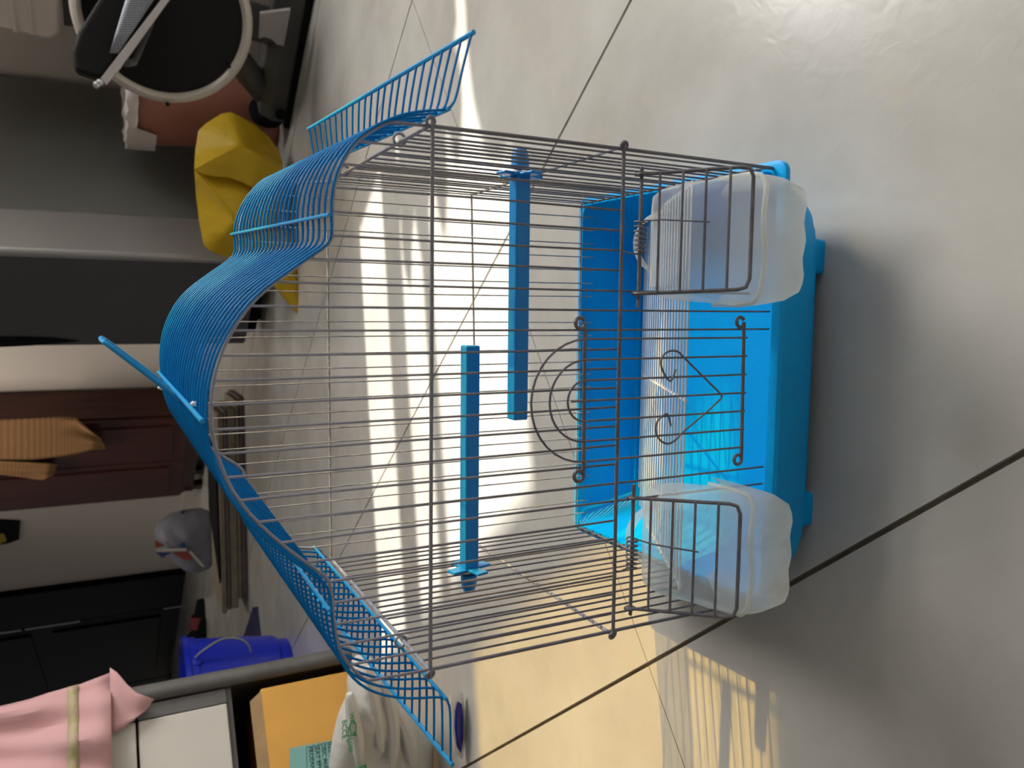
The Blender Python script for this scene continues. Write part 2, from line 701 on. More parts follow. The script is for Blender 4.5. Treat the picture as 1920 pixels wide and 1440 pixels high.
# back wall with its window (clear pane below, amber pane added above to yellow the sun)
SW0, SW1, ZS, ZT = 1.765, 2.59, 1.0, 1.78
SA0, SA1, ZA0, ZA1 = 2.31, 3.03, 1.83, 2.22
wb = MB()
scut = [-7.6, SW0, SA0, SW1, SA1, 4.6]
zcut = [-0.006, ZS, ZT, ZA0, ZA1, 2.7]
for i in range(5):
    for j in range(5):
        s0, s1, z0, z1 = scut[i], scut[i + 1], zcut[j], zcut[j + 1]
        if SW0 - 1e-6 <= s0 and s1 <= SW1 + 1e-6 and ZS - 1e-6 <= z0 and z1 <= ZT + 1e-6:
            continue
        if SA0 - 1e-6 <= s0 and s1 <= SA1 + 1e-6 and ZA0 - 1e-6 <= z0 and z1 <= ZA1 + 1e-6:
            continue
        rbox(wb, s0, s1, T_WALL, T_WALL + 0.05, z0, z1)
struct(wb.build('wall_back', 'wall_paint', smooth=False))
struct(rbox(MB(), -7.6, 4.6, -6.0, T_WALL + 0.05, 2.7, 2.76).build('ceiling', 'ceiling_paint', smooth=False))
bb = MB()
rbox(bb, -3.9, SW0 + 2.6, T_WALL - 0.012, T_WALL, 0.0, 0.07)
struct(bb.build('baseboard_back', 'wall_paint', smooth=False))

win = struct(rbox(rbox(MB(), SW0 - 0.04, SW1 + 0.04, T_WALL - 0.10, T_WALL + 0.02, ZS - 0.03, ZS), SW0, SW0 + 0.01, T_WALL, T_WALL + 0.05, ZS, ZT).build('window_1', 'white_frame', smooth=False),
             'white framed window with sill in the back wall')
g = MB()
rbox(g, SW0, SW1, T_WALL + 0.022, T_WALL + 0.026, ZS, ZT)
g.build('pane', 'clear_glass', win, smooth=False)
for s0, s1 in ((1.975, 2.065), (2.195, 2.228)):
    rbox(MB(), s0, s1, T_WALL + 0.01, T_WALL + 0.04, ZS, ZT).build('mullion', 'white_frame', win, smooth=False)
win2 = struct(rbox(MB(), SA0 - 0.03, SA1 + 0.03, T_WALL - 0.01, T_WALL, ZA0 - 0.02, ZA0).build('window_2', 'white_frame', smooth=False),
              'small upper window in the back wall with an amber pane added to tint the sun')
rbox(MB(), SA0, SA1, T_WALL + 0.022, T_WALL + 0.026, ZA0, ZA1).build('pane', 'sun_tint_glass', win2, smooth=False)

# unseen plant and jar, put on the window sill to shadow the floor
pl = empty('potted_plant', RM(2.15, T_WALL - 0.05, ZS), 'unseen long clay trough of upright pointed leaves on the window sill, added for its shadow', 'plant')
bevel(rbox(MB(), 2.06, 2.35, T_WALL - 0.09, T_WALL - 0.01, ZS, ZS + 0.11).build('trough', 'pot_clay', pl, smooth=False), 0.006)
for s, h, lean, w in ((2.02, 0.20, -0.02, 0.030), (2.07, 0.25, 0.01, 0.030), (2.12, 0.20, -0.02, 0.028), (2.15, 0.27, 0.02, 0.034),
                      (2.20, 0.22, -0.01, 0.030), (2.25, 0.28, 0.02, 0.032), (2.29, 0.19, 0.03, 0.03), (2.33, 0.24, 0.015, 0.034), (2.00, 0.13, -0.04, 0.03)):
    rows = []
    b0 = RM(2.20 + (s - 2.20) * 0.7, T_WALL - 0.05, ZS + 0.10)
    tip = RM(s + lean, T_WALL - 0.04, ZS + 0.05 + h)
    for k in range(9):
        f = k / 8
        p = b0.lerp(tip, f) + E1 * (s - 2.20) * 0.15 * math.sin(PI * f)
        ww = 1.15 * w * math.sin(PI * min(1, 0.12 + f * 0.88)) ** 0.7
        rows.append([p - E1 * ww, p + E2 * 0.004, p + E1 * ww])
    solidify(MB().grid(rows).build('leaf', 'leaf_green', pl, fix=False), 0.0015)
tag(MB().lathe([(0.06, 0), (0.085, 0.06), (0.086, 0.20), (0.080, 0.26), (0.06, 0.31), (0.03, 0.33), (0.0, 0.334)], 28, RM(2.497, T_WALL - 0.06, ZS)).build('jar', 'jar_glaze'),
    'unseen dark round-topped jar at the end of the window sill, added for its shadow', 'jar')

# ------------------------------------------------------------------ the bird cage
W2, D, ZE, ZM, ZB = 0.15, 0.2172, 0.315, 0.191, 0.066
R_W, R_F = 0.00070, 0.00118
cage = empty('bird_cage', (0, D / 2, 0), 'blue and grey wire bird cage with domed roof standing on the tiled floor', 'bird cage')

# --- roof profile, traced along the front wire
PX_LEFT = [(385, 789), (387, 815), (396, 852), (403, 878), (415, 910), (428, 931), (444, 954), (462, 975), (479, 995), (504, 1015), (522, 1030),
           (563, 1063), (590, 1078), (608, 1091), (617, 1100), (620, 1112), (621, 1142), (622, 1167), (627, 1200), (634, 1231), (651, 1260), (674, 1284),
           (703, 1300), (743, 1309), (783, 1310), (812, 1307), (832, 1305), (842, 1309), (844, 1322), (845, 1375), (845, 1430)]
PX_RIGHT = [(385, 763), (388, 732), (391, 720), (400, 684), (412, 649), (428, 620), (448, 590), (475, 557), (495, 540), (515, 526), (559, 495),
            (602, 466), (618, 457), (623, 449), (622, 430), (621, 402), (619, 380), (622, 349), (629, 324), (640, 294), (658, 271), (681, 248), (707, 232),
            (734, 221), (766, 211), (801, 207), (835, 207), (848, 205), (853, 192), (868, 125), (884, 63)]
YF = -0.011                                      # the roof reaches a little in front of the front panel
prof = [atY(x, y, YF) for x, y in PX_LEFT[::-1]] + [atY(x, y, YF) for x, y in PX_RIGHT]


def fine(pts, step=0.0045):
    out = [pts[0]]
    for a, b in zip(pts[:-1], pts[1:]):
        n = max(1, int((b - a).length / step))
        for k in range(1, n + 1):
            out.append(a.lerp(b, k / n))
    return out


prof = fine(prof)
for _ in range(2):
    prof = [prof[0]] + [(prof[i - 1] + prof[i] * 2 + prof[i + 1]) / 4 for i in range(1, len(prof) - 1)] + [prof[-1]]


# how far the bent roof is shifted at its back, by position across the cage
BACK_DX = ((-0.21, 0.024), (-0.169, 0.0235), (-0.092, 0.019), (-0.05, 0.012), (0.0, 0.005), (0.08, 0.005), (0.10, 0.008), (0.14, 0.008), (0.158, 0.004), (0.202, -0.009))
BACK_DZ = ((-0.21, 0.024), (-0.169, 0.019), (-0.092, 0.011), (0.0, 0.006), (0.05, 0.011), (0.10, 0.014), (0.135, 0.009), (0.150, 0.010), (0.160, 0.018), (0.202, 0.034))


def lerp_table(tab, x):
    if x <= tab[0][0]:
        return tab[0][1]
    for (a, va), (b, vb) in zip(tab[:-1], tab[1:]):
        if x <= b:
            return va + (vb - va) * (x - a) / (b - a)
    return tab[-1][1]


def roof_pt(p, f):
    """point of the roof profile at depth fraction f (0 front, 1 back); the back sits a little higher at the sides"""
    gx = lerp_table(BACK_DX, p.x)
    dz = lerp_table(BACK_DZ, p.x)
    return Vector((p.x + gx * f, YF + f * (D + 0.002 - YF), p.z + dz * f))


def prof_z(x):
    best = None
    for a, b in zip(prof[:-1], prof[1:]):
        if (a.x - x) * (b.x - x) <= 0 and abs(a.x - b.x) > 1e-9:
            z = a.z + (b.z - a.z) * (x - a.x) / (b.x - a.x)
            best = z if best is None else min(best, z)
    return best if best is not None else ZE


rods = MB()


def rod_at(px, py, r=0.0016, f0=-0.01, f1=1.01, lift=0.002, n=8):
    target = atY(px, py, YF)
    i = min(range(len(prof)), key=lambda k: (prof[k] - target).length)
    p = prof[i]
    pts = [roof_pt(p, f0 + (f1 - f0) * k / n) + Vector((0, 0, lift)) for k in range(n + 1)]
    rods.tube(pts, r, 8)
    return p


rod_at(386, 792, 0.0012, lift=0.0018)
rod_at(621, 405, 0.0010, lift=0.0015)
rod_at(621, 1140, 0.0010, lift=0.0015)
rod_at(838, 206, 0.0011, lift=-0.0016)
rod_at(830, 1305, 0.0011, lift=-0.0016)
rod_at(884, 63, 0.0014, lift=0.0)
rod_at(845, 1430, 0.0014, lift=0.0)
roof = rods.build('roof', 'blue_rod', cage)
NR = 24
for k in range(NR):
    f = k / (NR - 1)
    jit = random.uniform(-0.0012, 0.0012) if 0 < k < NR - 1 else 0
    pts = [roof_pt(p, f) + Vector((0, jit * math.sin(p.x * 20 + k), random.uniform(-1, 1) * 0)) for p in prof]
    MB().tube(pts, 0.00074, 6).build('wire', 'blue_wire', roof)

# --- front, back and side panels
back_prof = [roof_pt(p, 0.975) for p in prof]


def back_z(x):
    best = None
    for a, b in zip(back_prof[:-1], back_prof[1:]):
        if (a.x - x) * (b.x - x) <= 0 and abs(a.x - b.x) > 1e-9:
            z = a.z + (b.z - a.z) * (x - a.x) / (b.x - a.x)
            best = z if best is None else min(best, z)
    return best if best is not None else ZE


XS = [-W2 + 0.012 * i for i in range(26)]


def ring(mb, c, axis, r=0.0024, t=0.0010):
    a = Vector(axis).normalized()
    u = a.orthogonal().normalized()
    v = a.cross(u)
    mb.tube(arc_pts(c, u, v, r, 0, 2 * PI, 14)[:-1], t, 6, closed=True)


fp = MB()
arch = [Vector((p.x * 1.008, 0, p.z - 0.0034)) for p in prof if abs(p.x) < 0.1485 and p.z - 0.0034 > ZE - 0.001]
arch = [Vector((-W2, 0, ZE))] + arch + [Vector((W2, 0, ZE))]
fp.tube(arch, 0.0009, 8)
fp.tube([(-W2 - .003, -0.0022, ZE), (W2 + .003, -0.0022, ZE - .001)], R_F, 8)
fp.tube([(-W2 - .003, -0.0022, ZM), (W2 + .003, -0.0022, ZM + .0005)], R_F, 8)
for sx in (-1, 1):
    for z in (ZE, ZM):
        ring(fp, (sx * (W2 + 0.002), -0.0018, z), (0.3, 1, 0.2))
front = fp.build('front_panel', 'cage_wire', cage)
for i, x in enumerate(XS):
    r = 25 - i
    short = (1 <= i <= 6) or (1 <= r <= 6) or (9 <= i <= 15)
    zt = ZE if i in (0, 25) else max(prof_z(x) - 0.0036, ZE)
    zb = ZM - 0.001 if short else ZB
    bend = random.uniform(-0.0007, 0.0007)
    pts = [Vector((x + bend * math.sin(PI * k / 6), 0, zb + (zt - zb) * k / 6)) for k in range(7)]
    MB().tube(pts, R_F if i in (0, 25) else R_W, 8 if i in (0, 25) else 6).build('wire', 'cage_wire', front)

bp_ = MB()
arch = [Vector((p.x, D, p.z - 0.003)) for p in back_prof if abs(p.x) < 0.146 and p.z > ZE]
bp_.tube([Vector((-W2, D, ZE))] + arch + [Vector((W2, D, ZE))], R_F, 8)
bp_.tube([(-W2 - .002, D + 0.002, ZE), (W2 + .002, D + 0.002, ZE)], 0.0009, 8)
bp_.tube([(-W2 - .006, D + 0.002, 0.184), (W2 + .002, D + 0.002, 0.192)], 0.0009, 8)
bp_.tube([(-W2, D + 0.002, 0.082), (W2, D + 0.002, 0.082)], 0.0010, 8)
back = bp_.build('back_panel', 'dusty_wire', cage)
for i, x in enumerate(XS):
    zt = max(back_z(x) - 0.003, ZE)
    bend = random.uniform(-0.0009, 0.0009)
    MB().tube([Vector((x + bend * math.sin(PI * k / 6), D, 0.07 + (zt - 0.07) * k / 6)) for k in range(7)], 0.00058, 6).build('wire', 'dusty_wire', back)

NS = 19
for sx in (-1, 1):
    sp = MB()
    x = sx * W2
    sp.tube([(x, 0, ZE), (x, D, ZE)], R_F, 8)
    smid_ = MB()
    if sx < 0:
        smid_.tube([(x + sx * .002, 0, ZM), (x + sx * .006, D, 0.183)], R_F, 8)
    else:
        smid_.tube([(x + sx * .002, 0, ZM), (x + sx * .000, D, 0.192)], R_F, 8)
    side = sp.build('side_panel', 'dusty_wire' if sx < 0 else 'cage_wire', cage)
    smid_.build('middle_rail', 'dusty_wire', side)
    MB().tube([(x, 0.0, ZB + 0.008), (x, D, 0.082)], 0.0010, 8).build('lower_rail', 'cage_wire', side)
    for yy in (0.045, 0.165):
        hk = MB()
        ring(hk, (x + sx * 0.001, yy, ZE + 0.001), (0, 1, 0), 0.0036, 0.0009)
        hk.build('hook', 'dusty_wire', side)
    me = MB().tube([(x, 0, 0.066), (x, 0, 0.15), (x, 0, 0.24), (x, 0, ZE)], R_W, 6).mesh('wire', 'cage_wire')
    for k in range(1, NS):
        o = link('wire', me, side, (random.uniform(-.0006, .0006), D * k / NS, 0))
        o.rotation_euler = (random.uniform(-0.004, 0.004), 0, 0)

# --- tray
cy = 0.1085
TL = 0.05                                        # the rim rises a little towards the back
tray_rings = []
for hx, hy, r, z, tl in ((0.100, 0.080, 0.02, 0.0165, 0), (0.124, 0.100, 0.022, 0.0170, 0), (0.128, 0.104, 0.022, 0.020, 0), (0.146, 0.1105, 0.016, 0.066, TL),
                         (0.1485, 0.1125, 0.010, 0.0735, TL), (0.153, 0.1165, 0.009, 0.0742, TL), (0.1550, 0.1190, 0.0085, 0.0730, TL), (0.1550, 0.1190, 0.0085, 0.0690, TL),
                         (0.1495, 0.1135, 0.010, 0.0680, TL), (0.134, 0.1065, 0.018, 0.027, 0), (0.1325, 0.1055, 0.018, 0.0245, 0), (0.122, 0.0985, 0.018, 0.0225, 0),
                         (0.119, 0.0970, 0.018, 0.0105, 0), (0.112, 0.092, 0.018, 0.009, 0)):
    tray_rings.append(rrect(0, cy, hx, hy, r, z, 6, tl))
tray = MB().rings(tray_rings).build('tray', 'blue_plastic', cage)
for sx in (-1, 1):
    for yy in (0.026, 0.19):
        MB().rings([rrect(sx * 0.0945, yy, 0.0135, 0.0135, 0.003, 0.0125, 3), rrect(sx * 0.0945, yy, 0.0125, 0.0125, 0.003, 0.0, 3)]).build('foot', 'blue_plastic', tray)

# --- handle on the ridge
hp = [(0.0000, 0.090, 0.4350), (0.002, 0.088, 0.437), (0.0305, 0.088, 0.469), (0.0340, 0.091, 0.4735), (0.0340, 0.145, 0.4745), (0.0305, 0.149, 0.470), (0.005, 0.149, 0.441), (0.002, 0.147, 0.438)]
MB().tube(smooth_line(hp, 2), 0.0014, 8).build('handle', 'blue_rod', cage)
for px, py, yy in ((367, 757, 0.03), (303, 727, 0.19)):
    MB().lathe([(0.0, -0.0028), (0.0013, -0.0018), (0.0017, 0.0), (0.0013, 0.0018), (0.0, 0.0028)], 10, atY(px, py, yy)).build('tie', 'white_wire', cage)

# --- sliding door with three arches and a heart
YD = -0.0045
dm = MB()


def bar_px(x0, y0, x1, y1, r, hook):
    a, b = atY(x0, y0, YD), atY(x1, y1, YD)
    ux = (b - a).normalized()
    up = Vector((0, 0, 1))
    pts = arc_pts(a + up * hook + Vector((0, 0.002, 0)), -up, -ux, hook, -PI * 1.85, 0, 12)
    pts2 = arc_pts(b + up * hook + Vector((0, 0.002, 0)), -up, ux, hook, 0, PI * 1.85, 12)
    dm.tube(pts + pts2, r, 8)
    return a, b


ta, tbb = bar_px(1100, 606, 1097, 893, 0.0012, 0.0033)
door = dm.build('door', 'cage_wire', cage)
dm = MB()
ba, bbb = bar_px(1399, 604, 1394, 862, 0.0012, 0.0033)
dm.build('lower_bar', 'cage_wire', door)
xc = 0.5 * (ta.x + tbb.x) + 0.000
zt_, zb_ = ta.z, ba.z
for k in (3, 2, 1):
    R = 0.0123 * k
    pts = [Vector((xc - R, YD - .0018, zb_)), Vector((xc - R, YD - .0018, zt_ + 0.001))]
    pts += [Vector((xc - R * math.cos(a), YD - .0018, zt_ + 0.001 + R * math.sin(a))) for a in [PI * j / 16 for j in range(1, 16)]]
    pts += [Vector((xc + R, YD - .0018, zt_ + 0.001)), Vector((xc + R, YD - .0018, zb_))]
    MB().tube(pts, R_W, 6).build('wire', 'cage_wire', door)
MB().tube([(xc, YD - .0018, zb_), (xc, YD - .0018, zt_ + 0.011)], R_W, 6).build('wire', 'cage_wire', door)
H = [(800, 490), (785, 540), (765, 577), (735, 545), (708, 495), (695, 440), (712, 392), (745, 366), (785, 358), (822, 368), (850, 400), (1000, 548), (1118, 664),
     (1122, 680), (1112, 695), (1000, 800), (840, 932), (805, 975), (770, 1000), (735, 1006), (695, 985), (668, 940), (660, 900), (668, 860), (690, 828), (718, 806), (745, 795), (757, 830), (766, 880)]
MB().tube(smooth_line([atY(1050 + x / 3.692, 560 + y / 3.692, YD - 0.0038) for x, y in H], 1), R_W, 6).build('heart', 'cage_wire', door)

# --- feeder gates with springs
ZH = 0.1785
for sx in (1, -1):
    gm = MB()
    xi, xo = 0.0640 * sx, 0.1360 * sx
    yb_, zb2 = -0.045, 0.1285
    gm.tube([(0.0555 * sx, -0.003, ZH), (0.1405 * sx, -0.003, ZH)], R_F, 8)
    top = Vector((0, -0.003, ZH + 0.001))
    low = Vector((0, yb_, zb2))

    def gp(x, f):
        p = top.lerp(low, f)
        return Vector((x + (0.0032 * max(f, 0) if sx > 0 else 0), p.y, p.z))
    fr = [gp(xi, -0.05), gp(xi, 0.3), gp(xi, 0.90), gp(xi + .0012 * sx, 0.97), gp(xi + .006 * sx, 1.0), gp(xo - .006 * sx, 1.0), gp(xo - .0012 * sx, 0.97), gp(xo, 0.90), gp(xo, 0.3), gp(xo, -0.05)]
    gm.tube(fr, R_F, 8)
    for x in (xi, xo):
        ring(gm, (x, -0.003, ZH), (1, 0, 0), 0.0026, 0.001)
    gate = gm.build('feeder_gate', 'cage_wire', cage)
    for f in (0.18, 0.385, 0.59, 0.80):
        MB().tube([gp(xi, f) + Vector((0, -.0016, .0012)), gp(xo, f) + Vector((0, -.0013, .0010))], 0.00085, 6).build('bar', 'cage_wire', gate)
    x0, x1 = (0.1085, 0.0885) if sx > 0 else (-0.0903, -0.1106)
    turns, nn = 7, 84
    coil = [Vector((x0 + (x1 - x0) * k / nn, -0.003 + 0.0036 * math.cos(2 * PI * turns * k / nn), ZH + 0.0036 * math.sin(2 * PI * turns * k / nn))) for k in range(nn + 1)]
    coil = [gp(x0 - .004, 0.63) + Vector((0, -.004, .003)), gp(x0 - .001, 0.2) + Vector((0, -.005, .003))] + coil + [Vector((x1, -0.003, ZM - 0.004)), Vector((x1 + .001, -0.003, ZM + 0.001))]
    MB().tube(coil, 0.00055, 6).build('spring', 'cage_wire', gate)

# --- feeder cups (frosted, pushed through the front under the gates)


def feeder_cup(xc, tilt, label):
    root = empty('feeder_cup', (xc, -0.02, 0.085), label, 'feeder cup', 'feeder cups hung in the cage front')
    hw = 0.0385
    # side outline (y, z), from the inner back edge over the hood to the floor
    prof_o = [(0.022, 0.150), (0.012, 0.160), (0.000, 0.164), (-0.012, 0.157), (-0.026, 0.141), (-0.040, 0.1235), (-0.0475, 0.1165), (-0.0515, 0.109), (-0.0525, 0.098),
              (-0.0505, 0.090), (-0.045, 0.0855), (-0.030, 0.084), (0.0, 0.084), (0.022, 0.086)]
    pl_ = smooth_line([Vector((0, y, z)) for y, z in prof_o], 1)
    nx = 14
    rows = []
    cy_, cz_ = -0.012, 0.122
    for j in range(nx + 1):
        u = -1 + 2 * j / nx
        k = (1 - abs(u) ** 5) ** (1 / 4) if abs(u) < 1 else 0.0
        k = max(k, 0.80 if abs(u) > 0.999 else 0.0)
        k = 0.80 + 0.20 * k if abs(u) < 1 else 0.80
        row = []
        for p in pl_:
            wob = 0.0010 * math.cos(3.2 * u * PI) if p.y < -0.03 else 0
            wd = 1.0 - 0.13 * max(0.0, min(1.0, (p.z - 0.130) / 0.022)) ** 1.5 - 0.05 * max(0.0, min(1.0, (0.112 - p.z) / 0.02))
            row.append(Vector((xc + u * hw * wd + tilt * (p.z - 0.12), cy_ + (p.y - cy_) * (k if p.y < 0.01 else 1) - wob, cz_ + (p.z - cz_) * k)))
        rows.append(row)
    shell = MB().grid(rows)
    n = len(pl_)
    for row in (rows[0], rows[-1]):
        o = len(shell.v)
        cpt = sum(row, Vector()) / n
        bulge = Vector(((-1 if row is rows[0] else 1) * 0.0025, 0, 0))
        inner = [p.lerp(cpt, 0.35) + bulge for p in row]
        vs = row + inner + [cpt + bulge * 1.2]
        fs = [(i, i + 1, n + i + 1, n + i) for i in range(n - 1)] + [(n + i, n + i + 1, 2 * n) for i in range(n - 1)]
        shell.add(vs, fs)
    shell.build('body', 'frosted_plastic', root)
    # raised lip between the hood and the lower bowl
    lip = []
    for j in range(nx + 1):
        u = -1 + 2 * j / nx
        k = max(0.0, 1 - abs(u) ** 5) ** 0.25
        k = 0.80 + 0.2 * k
        z = 0.1195 + 0.0012 * math.sin(5 * u)
        lip.append(Vector((xc + u * (hw + 0.001), cy_ + (-0.0455 - cy_) * k - 0.001, cz_ + (z - cz_) * k)))
    lip = [lip[0] + Vector((0, 0.03, 0.004))] + lip + [lip[-1] + Vector((0, 0.03, 0.004))]
    MB().tube(smooth_line(lip, 1), 0.0016, 8).build('lip', 'frosted_plastic', root)
    # round feeding window on the inside
    rows = []
    for f in (0.0, 0.4, 0.75, 1.0):
        rows.append([Vector((xc + 0.022 * math.cos(a) * (1 - 0.25 * f * f), 0.012 + 0.016 * math.sin(f * PI / 2), 0.142 + 0.026 * math.sin(a) * (1 - 0.3 * f))) for a in [PI * j / 14 for j in range(15)]])
    MB().grid(rows).build('feeding_dome', 'frosted_plastic', root)
    return root


feeder_cup(0.0975, 0.0, 'clean frosted feeder cup under the wire gate on the same side as the exercise machine')
feeder_cup(-0.0985, 0.03, 'grimy frosted feeder cup under the wire gate nearer the white carrier bag')


# --- perches
def perch(x_wall, x_tip, y, z, label):
    sx = 1 if x_wall > 0 else -1
    root = empty('perch', ((x_wall + x_tip) / 2, y, z - 0.006), label, 'perch', 'blue perches clipped to the cage sides')
    h = 0.0058
    x0, x1 = sorted((x_tip, x_wall - sx * 0.002))
    bar = MB().box(((x0 + x1) / 2, y, z), (x1 - x0, 2 * h, 2 * h)).build('bar', 'perch_plastic', root, smooth=False)
    bevel(bar, 0.0012, 2)
    fl = MB()
    for a in (0, PI / 2):
        fl.box((x_wall - sx * 0.004, y, z), (0.0022, 0.036, 0.010), Matrix.Rotation(a + 0.25, 3, 'X'))
    bevel(fl.build('clip', 'perch_plastic', root, smooth=False), 0.0008, 2)
    MB().lathe([(0.0, -0.002), (0.0065, 0.0), (0.0062, 0.008), (0.0045, 0.013), (0.0, 0.015)], 16, (x_wall + sx * 0.001, y, z), (sx, 0, 0)).build('nut', 'perch_plastic', root)
    return root


perch(-0.152, 0.026, 0.145, 0.2255, 'blue square perch set higher, reaching in from the cage side by the carrier bag')
perch(0.152, -0.026, 0.101, 0.2075, 'blue square perch set lower, reaching in from the cage side facing the exercise machine')

# --- loose wire grate leaning inside the cage
ga, gb = atY(1206, 700, 0.203), atY(1289, 700, 0.018)
gr = empty('floor_grate', (0, 0.11, 0.018), 'white wire floor grate tilted loose inside the cage above the tray', 'grate')
gfm = MB()
for x in (-0.138, -0.0075, 0.138):
    gfm.tube([(x, ga.y, ga.z), (x, gb.y, gb.z)], 0.0011, 6)
gfm.build('cross_rod', 'white_wire', gr)
NG = 19
gme = MB().tube([(-0.14, 0, 0.0013), (0.14, 0, 0.0013)], 0.0008, 6).mesh('wire', 'white_wire')
for k in range(NG):
    f = k / (NG - 1)
    o = link('wire', gme, gr, (0, ga.y + (gb.y - ga.y) * f, ga.z + (gb.z - ga.z) * f))

# ------------------------------------------------------------------ background: kitchen side


def puff(outline, nrm, depth, back=0.5, rings=6, noise=0.0, seed=1, power=0.5, nose=(0, 0, 0)):
    """inflated bag from a closed outline; nrm points to the viewer"""
    rnd = random.Random(seed)
    n = len(outline)
    pts = [Vector(p) for p in outline]
    c = sum(pts, Vector()) / n + Vector(nose)
    nrm = Vector(nrm).normalized()
    mb = MB()
    rs = []
    seq = [(0.0, 1)] + []
    fr = []
    for k in range(rings, 0, -1):
        fr.append((1 - k / rings, 1))
    for k in range(rings + 1):
        pass
    levels = [(k / rings, 1.0) for k in range(1, rings + 1)] + [(k / rings, -back) for k in range(rings - 1, 0, -1)]
    for f, side in levels:
        h = (1 - f * f) ** power * depth * side if f < 1 else 0.0
        ringp = []
        for p in pts:
            q = c + (p - c) * f + nrm * h
            q += nrm * noise * (1 - f * f) * 1.6 * (math.sin(31 * q.x + 17 * q.z + seed) + 0.7 * math.sin(53 * q.z - 40 * q.x + 2 * seed))
            ringp.append(q)
        rs.append(ringp)
    vs = [c + nrm * depth] + [p for r in rs for p in r] + [c - nrm * depth * back]
    fs = [(0, 1 + k, 1 + (k + 1) % n) for k in range(n)]
    for i in range(len(rs) - 1):
        for k in range(n):
            l = (k + 1) % n
            fs.append((1 + i * n + k, 1 + (i + 1) * n + k, 1 + (i + 1) * n + l, 1 + i * n + l))
    last = 1 + (len(rs) - 1) * n
    e = len(vs) - 1
    fs += [(last + k, e, last + (k + 1) % n) for k in range(n)]
    mb.add(vs, fs)
    return mb


def densify(pts, m=3):
    out = []
    n = len(pts)
    for i in range(n):
        a, b = Vector(pts[i]), Vector(pts[(i + 1) % n])
        for k in range(m):
            out.append(a.lerp(b, k / m))
    return out


# --- refrigerator
FS0, FS1 = -0.072, 0.363
fr = empty('refrigerator', RM(0.145, 0.3, 0), 'tall dark grey refrigerator with silver door edge behind the cage', 'refrigerator')
bevel(rbox(MB(), FS0, FS1 - 0.004, 0.06, T_WALL - 0.03, 0.035, 1.75).build('body', 'fridge_side', fr, smooth=False), 0.006)
bevel(rbox(MB(), FS0 - 0.003, FS1 - 0.02, -0.05, 0.055, 0.05, 1.74).build('door', 'fridge_dark', fr, smooth=False), 0.012, 3)
bevel(rbox(MB(), FS1 - 0.03, FS1, -0.052, 0.112, 0.045, 1.745).build('door_edge', 'silver_trim', fr, smooth=False), 0.018, 4)
hd = MB()
hp_ = [onT(x, y, -0.053) for x, y in ((-60, 652), (0, 651), (60, 648), (120, 643), (149, 640), (100, 634), (40, 632), (-60, 632))]
hd.prism([RM(*p) for p in hp_], E2 * 0.004)
hd.build('handle', 'black_rubber', fr, smooth=False)
rbox(MB(), FS0 + 0.01, FS1 - 0.01, 0.0, 0.6, 0.012, 0.05).build('plinth', 'black_rubber', fr, smooth=False)
for s in (FS0 + 0.05, FS1 - 0.05):
    for t in (0.04, 0.58):
        MB().lathe([(0.018, 0), (0.018, 0.012)], 12, RM(s, t, 0)).build('foot', 'black_rubber', fr)

# --- red wooden cupboard with towels
cb = empty('wooden_cupboard', RM(-1.9, 0.58, 0), 'dark red wooden cupboard on short legs against the far wall', 'cupboard')
C0, C1, CT = -2.38, -1.47, 0.50
bevel(rbox(MB(), C0, C1, CT + 0.02, T_WALL - 0.02, 0.10, 1.35).build('body', 'red_wood', cb, smooth=False), 0.004)
smid = (C0 + C1) / 2
for s0, s1 in ((C0 + 0.01, smid - 0.004), (smid + 0.004, C1 - 0.01)):
    d = rbox(MB(), s0, s1, CT, CT + 0.018, 0.12, 1.34).build('door', 'red_wood', cb, smooth=False)
    bevel(d, 0.004)
    bevel(rbox(MB(), s0 + 0.06, s1 - 0.06, CT - 0.008, CT, 0.19, 1.27).build('panel', 'red_wood', d, smooth=False), 0.006)
rbox(MB(), C0, C1, CT + 0.03, CT + 0.05, 0.05, 0.10).build('apron', 'red_wood', cb, smooth=False)
for s in (C0 + 0.04, C1 - 0.04):
    for t in (CT + 0.05, T_WALL - 0.05):
        rbox(MB(), s - 0.025, s + 0.025, t - 0.02, t + 0.02, 0.0, 0.10).build('leg', 'red_wood', cb, smooth=False)


def hang_cloth(name, m, outline_rows, t, amp, label, cat, waves=3, group=None, th=0.006):
    rows = []
    nr = len(outline_rows)
    nc = 12
    for i, (l, r) in enumerate(outline_rows):
        a, b = RM(*onT(*l, t)), RM(*onT(*r, t))
        rows.append([a.lerp(b, j / nc) - E2 * amp * (0.5 + 0.5 * math.sin(j / nc * PI * 2 * waves + i * 0.3)) for j in range(nc + 1)])
    o = MB().grid(rows).build(name, m, fix=False)
    solidify(o, th, 0)
    return tag(o, label, cat, group)


hang_cloth('towel', 'brown_check', [((-60, 858), (-60, 785)), ((0, 858), (0, 785)), ((60, 858), (60, 782)), ((110, 853), (110, 779)), ((142, 848), (142, 780)), ((170, 840), (165, 800)), ((199, 838), (186, 818))],
           CT - 0.03, 0.012, 'wide brown checked towel hanging over the red wooden cupboard door', 'towel', 2)
hang_cloth('towel', 'brown_check', [((-60, 884), (-60, 862)), ((0, 886), (0, 862)), ((50, 892), (55, 864)), ((80, 897), (90, 866)), ((100, 888), (108, 868))],
           CT - 0.03, 0.012, 'narrow folded brown towel strip hanging beside the wide towel', 'towel', 2)
rail = MB()
ra, rb_ = onT(-40, 770, CT - 0.03), onT(-40, 905, CT - 0.03)
rail.tube([RM(ra[0], CT - 0.03, ra[2]), RM(rb_[0], CT - 0.03, ra[2])], 0.006, 8)
for s in (ra[0], rb_[0]):
    rail.tube([RM(s, CT - 0.03, ra[2]), RM(s, CT - 0.004, ra[2])], 0.006, 8)
rail.build('towel_rail', 'steel_wire', cb)

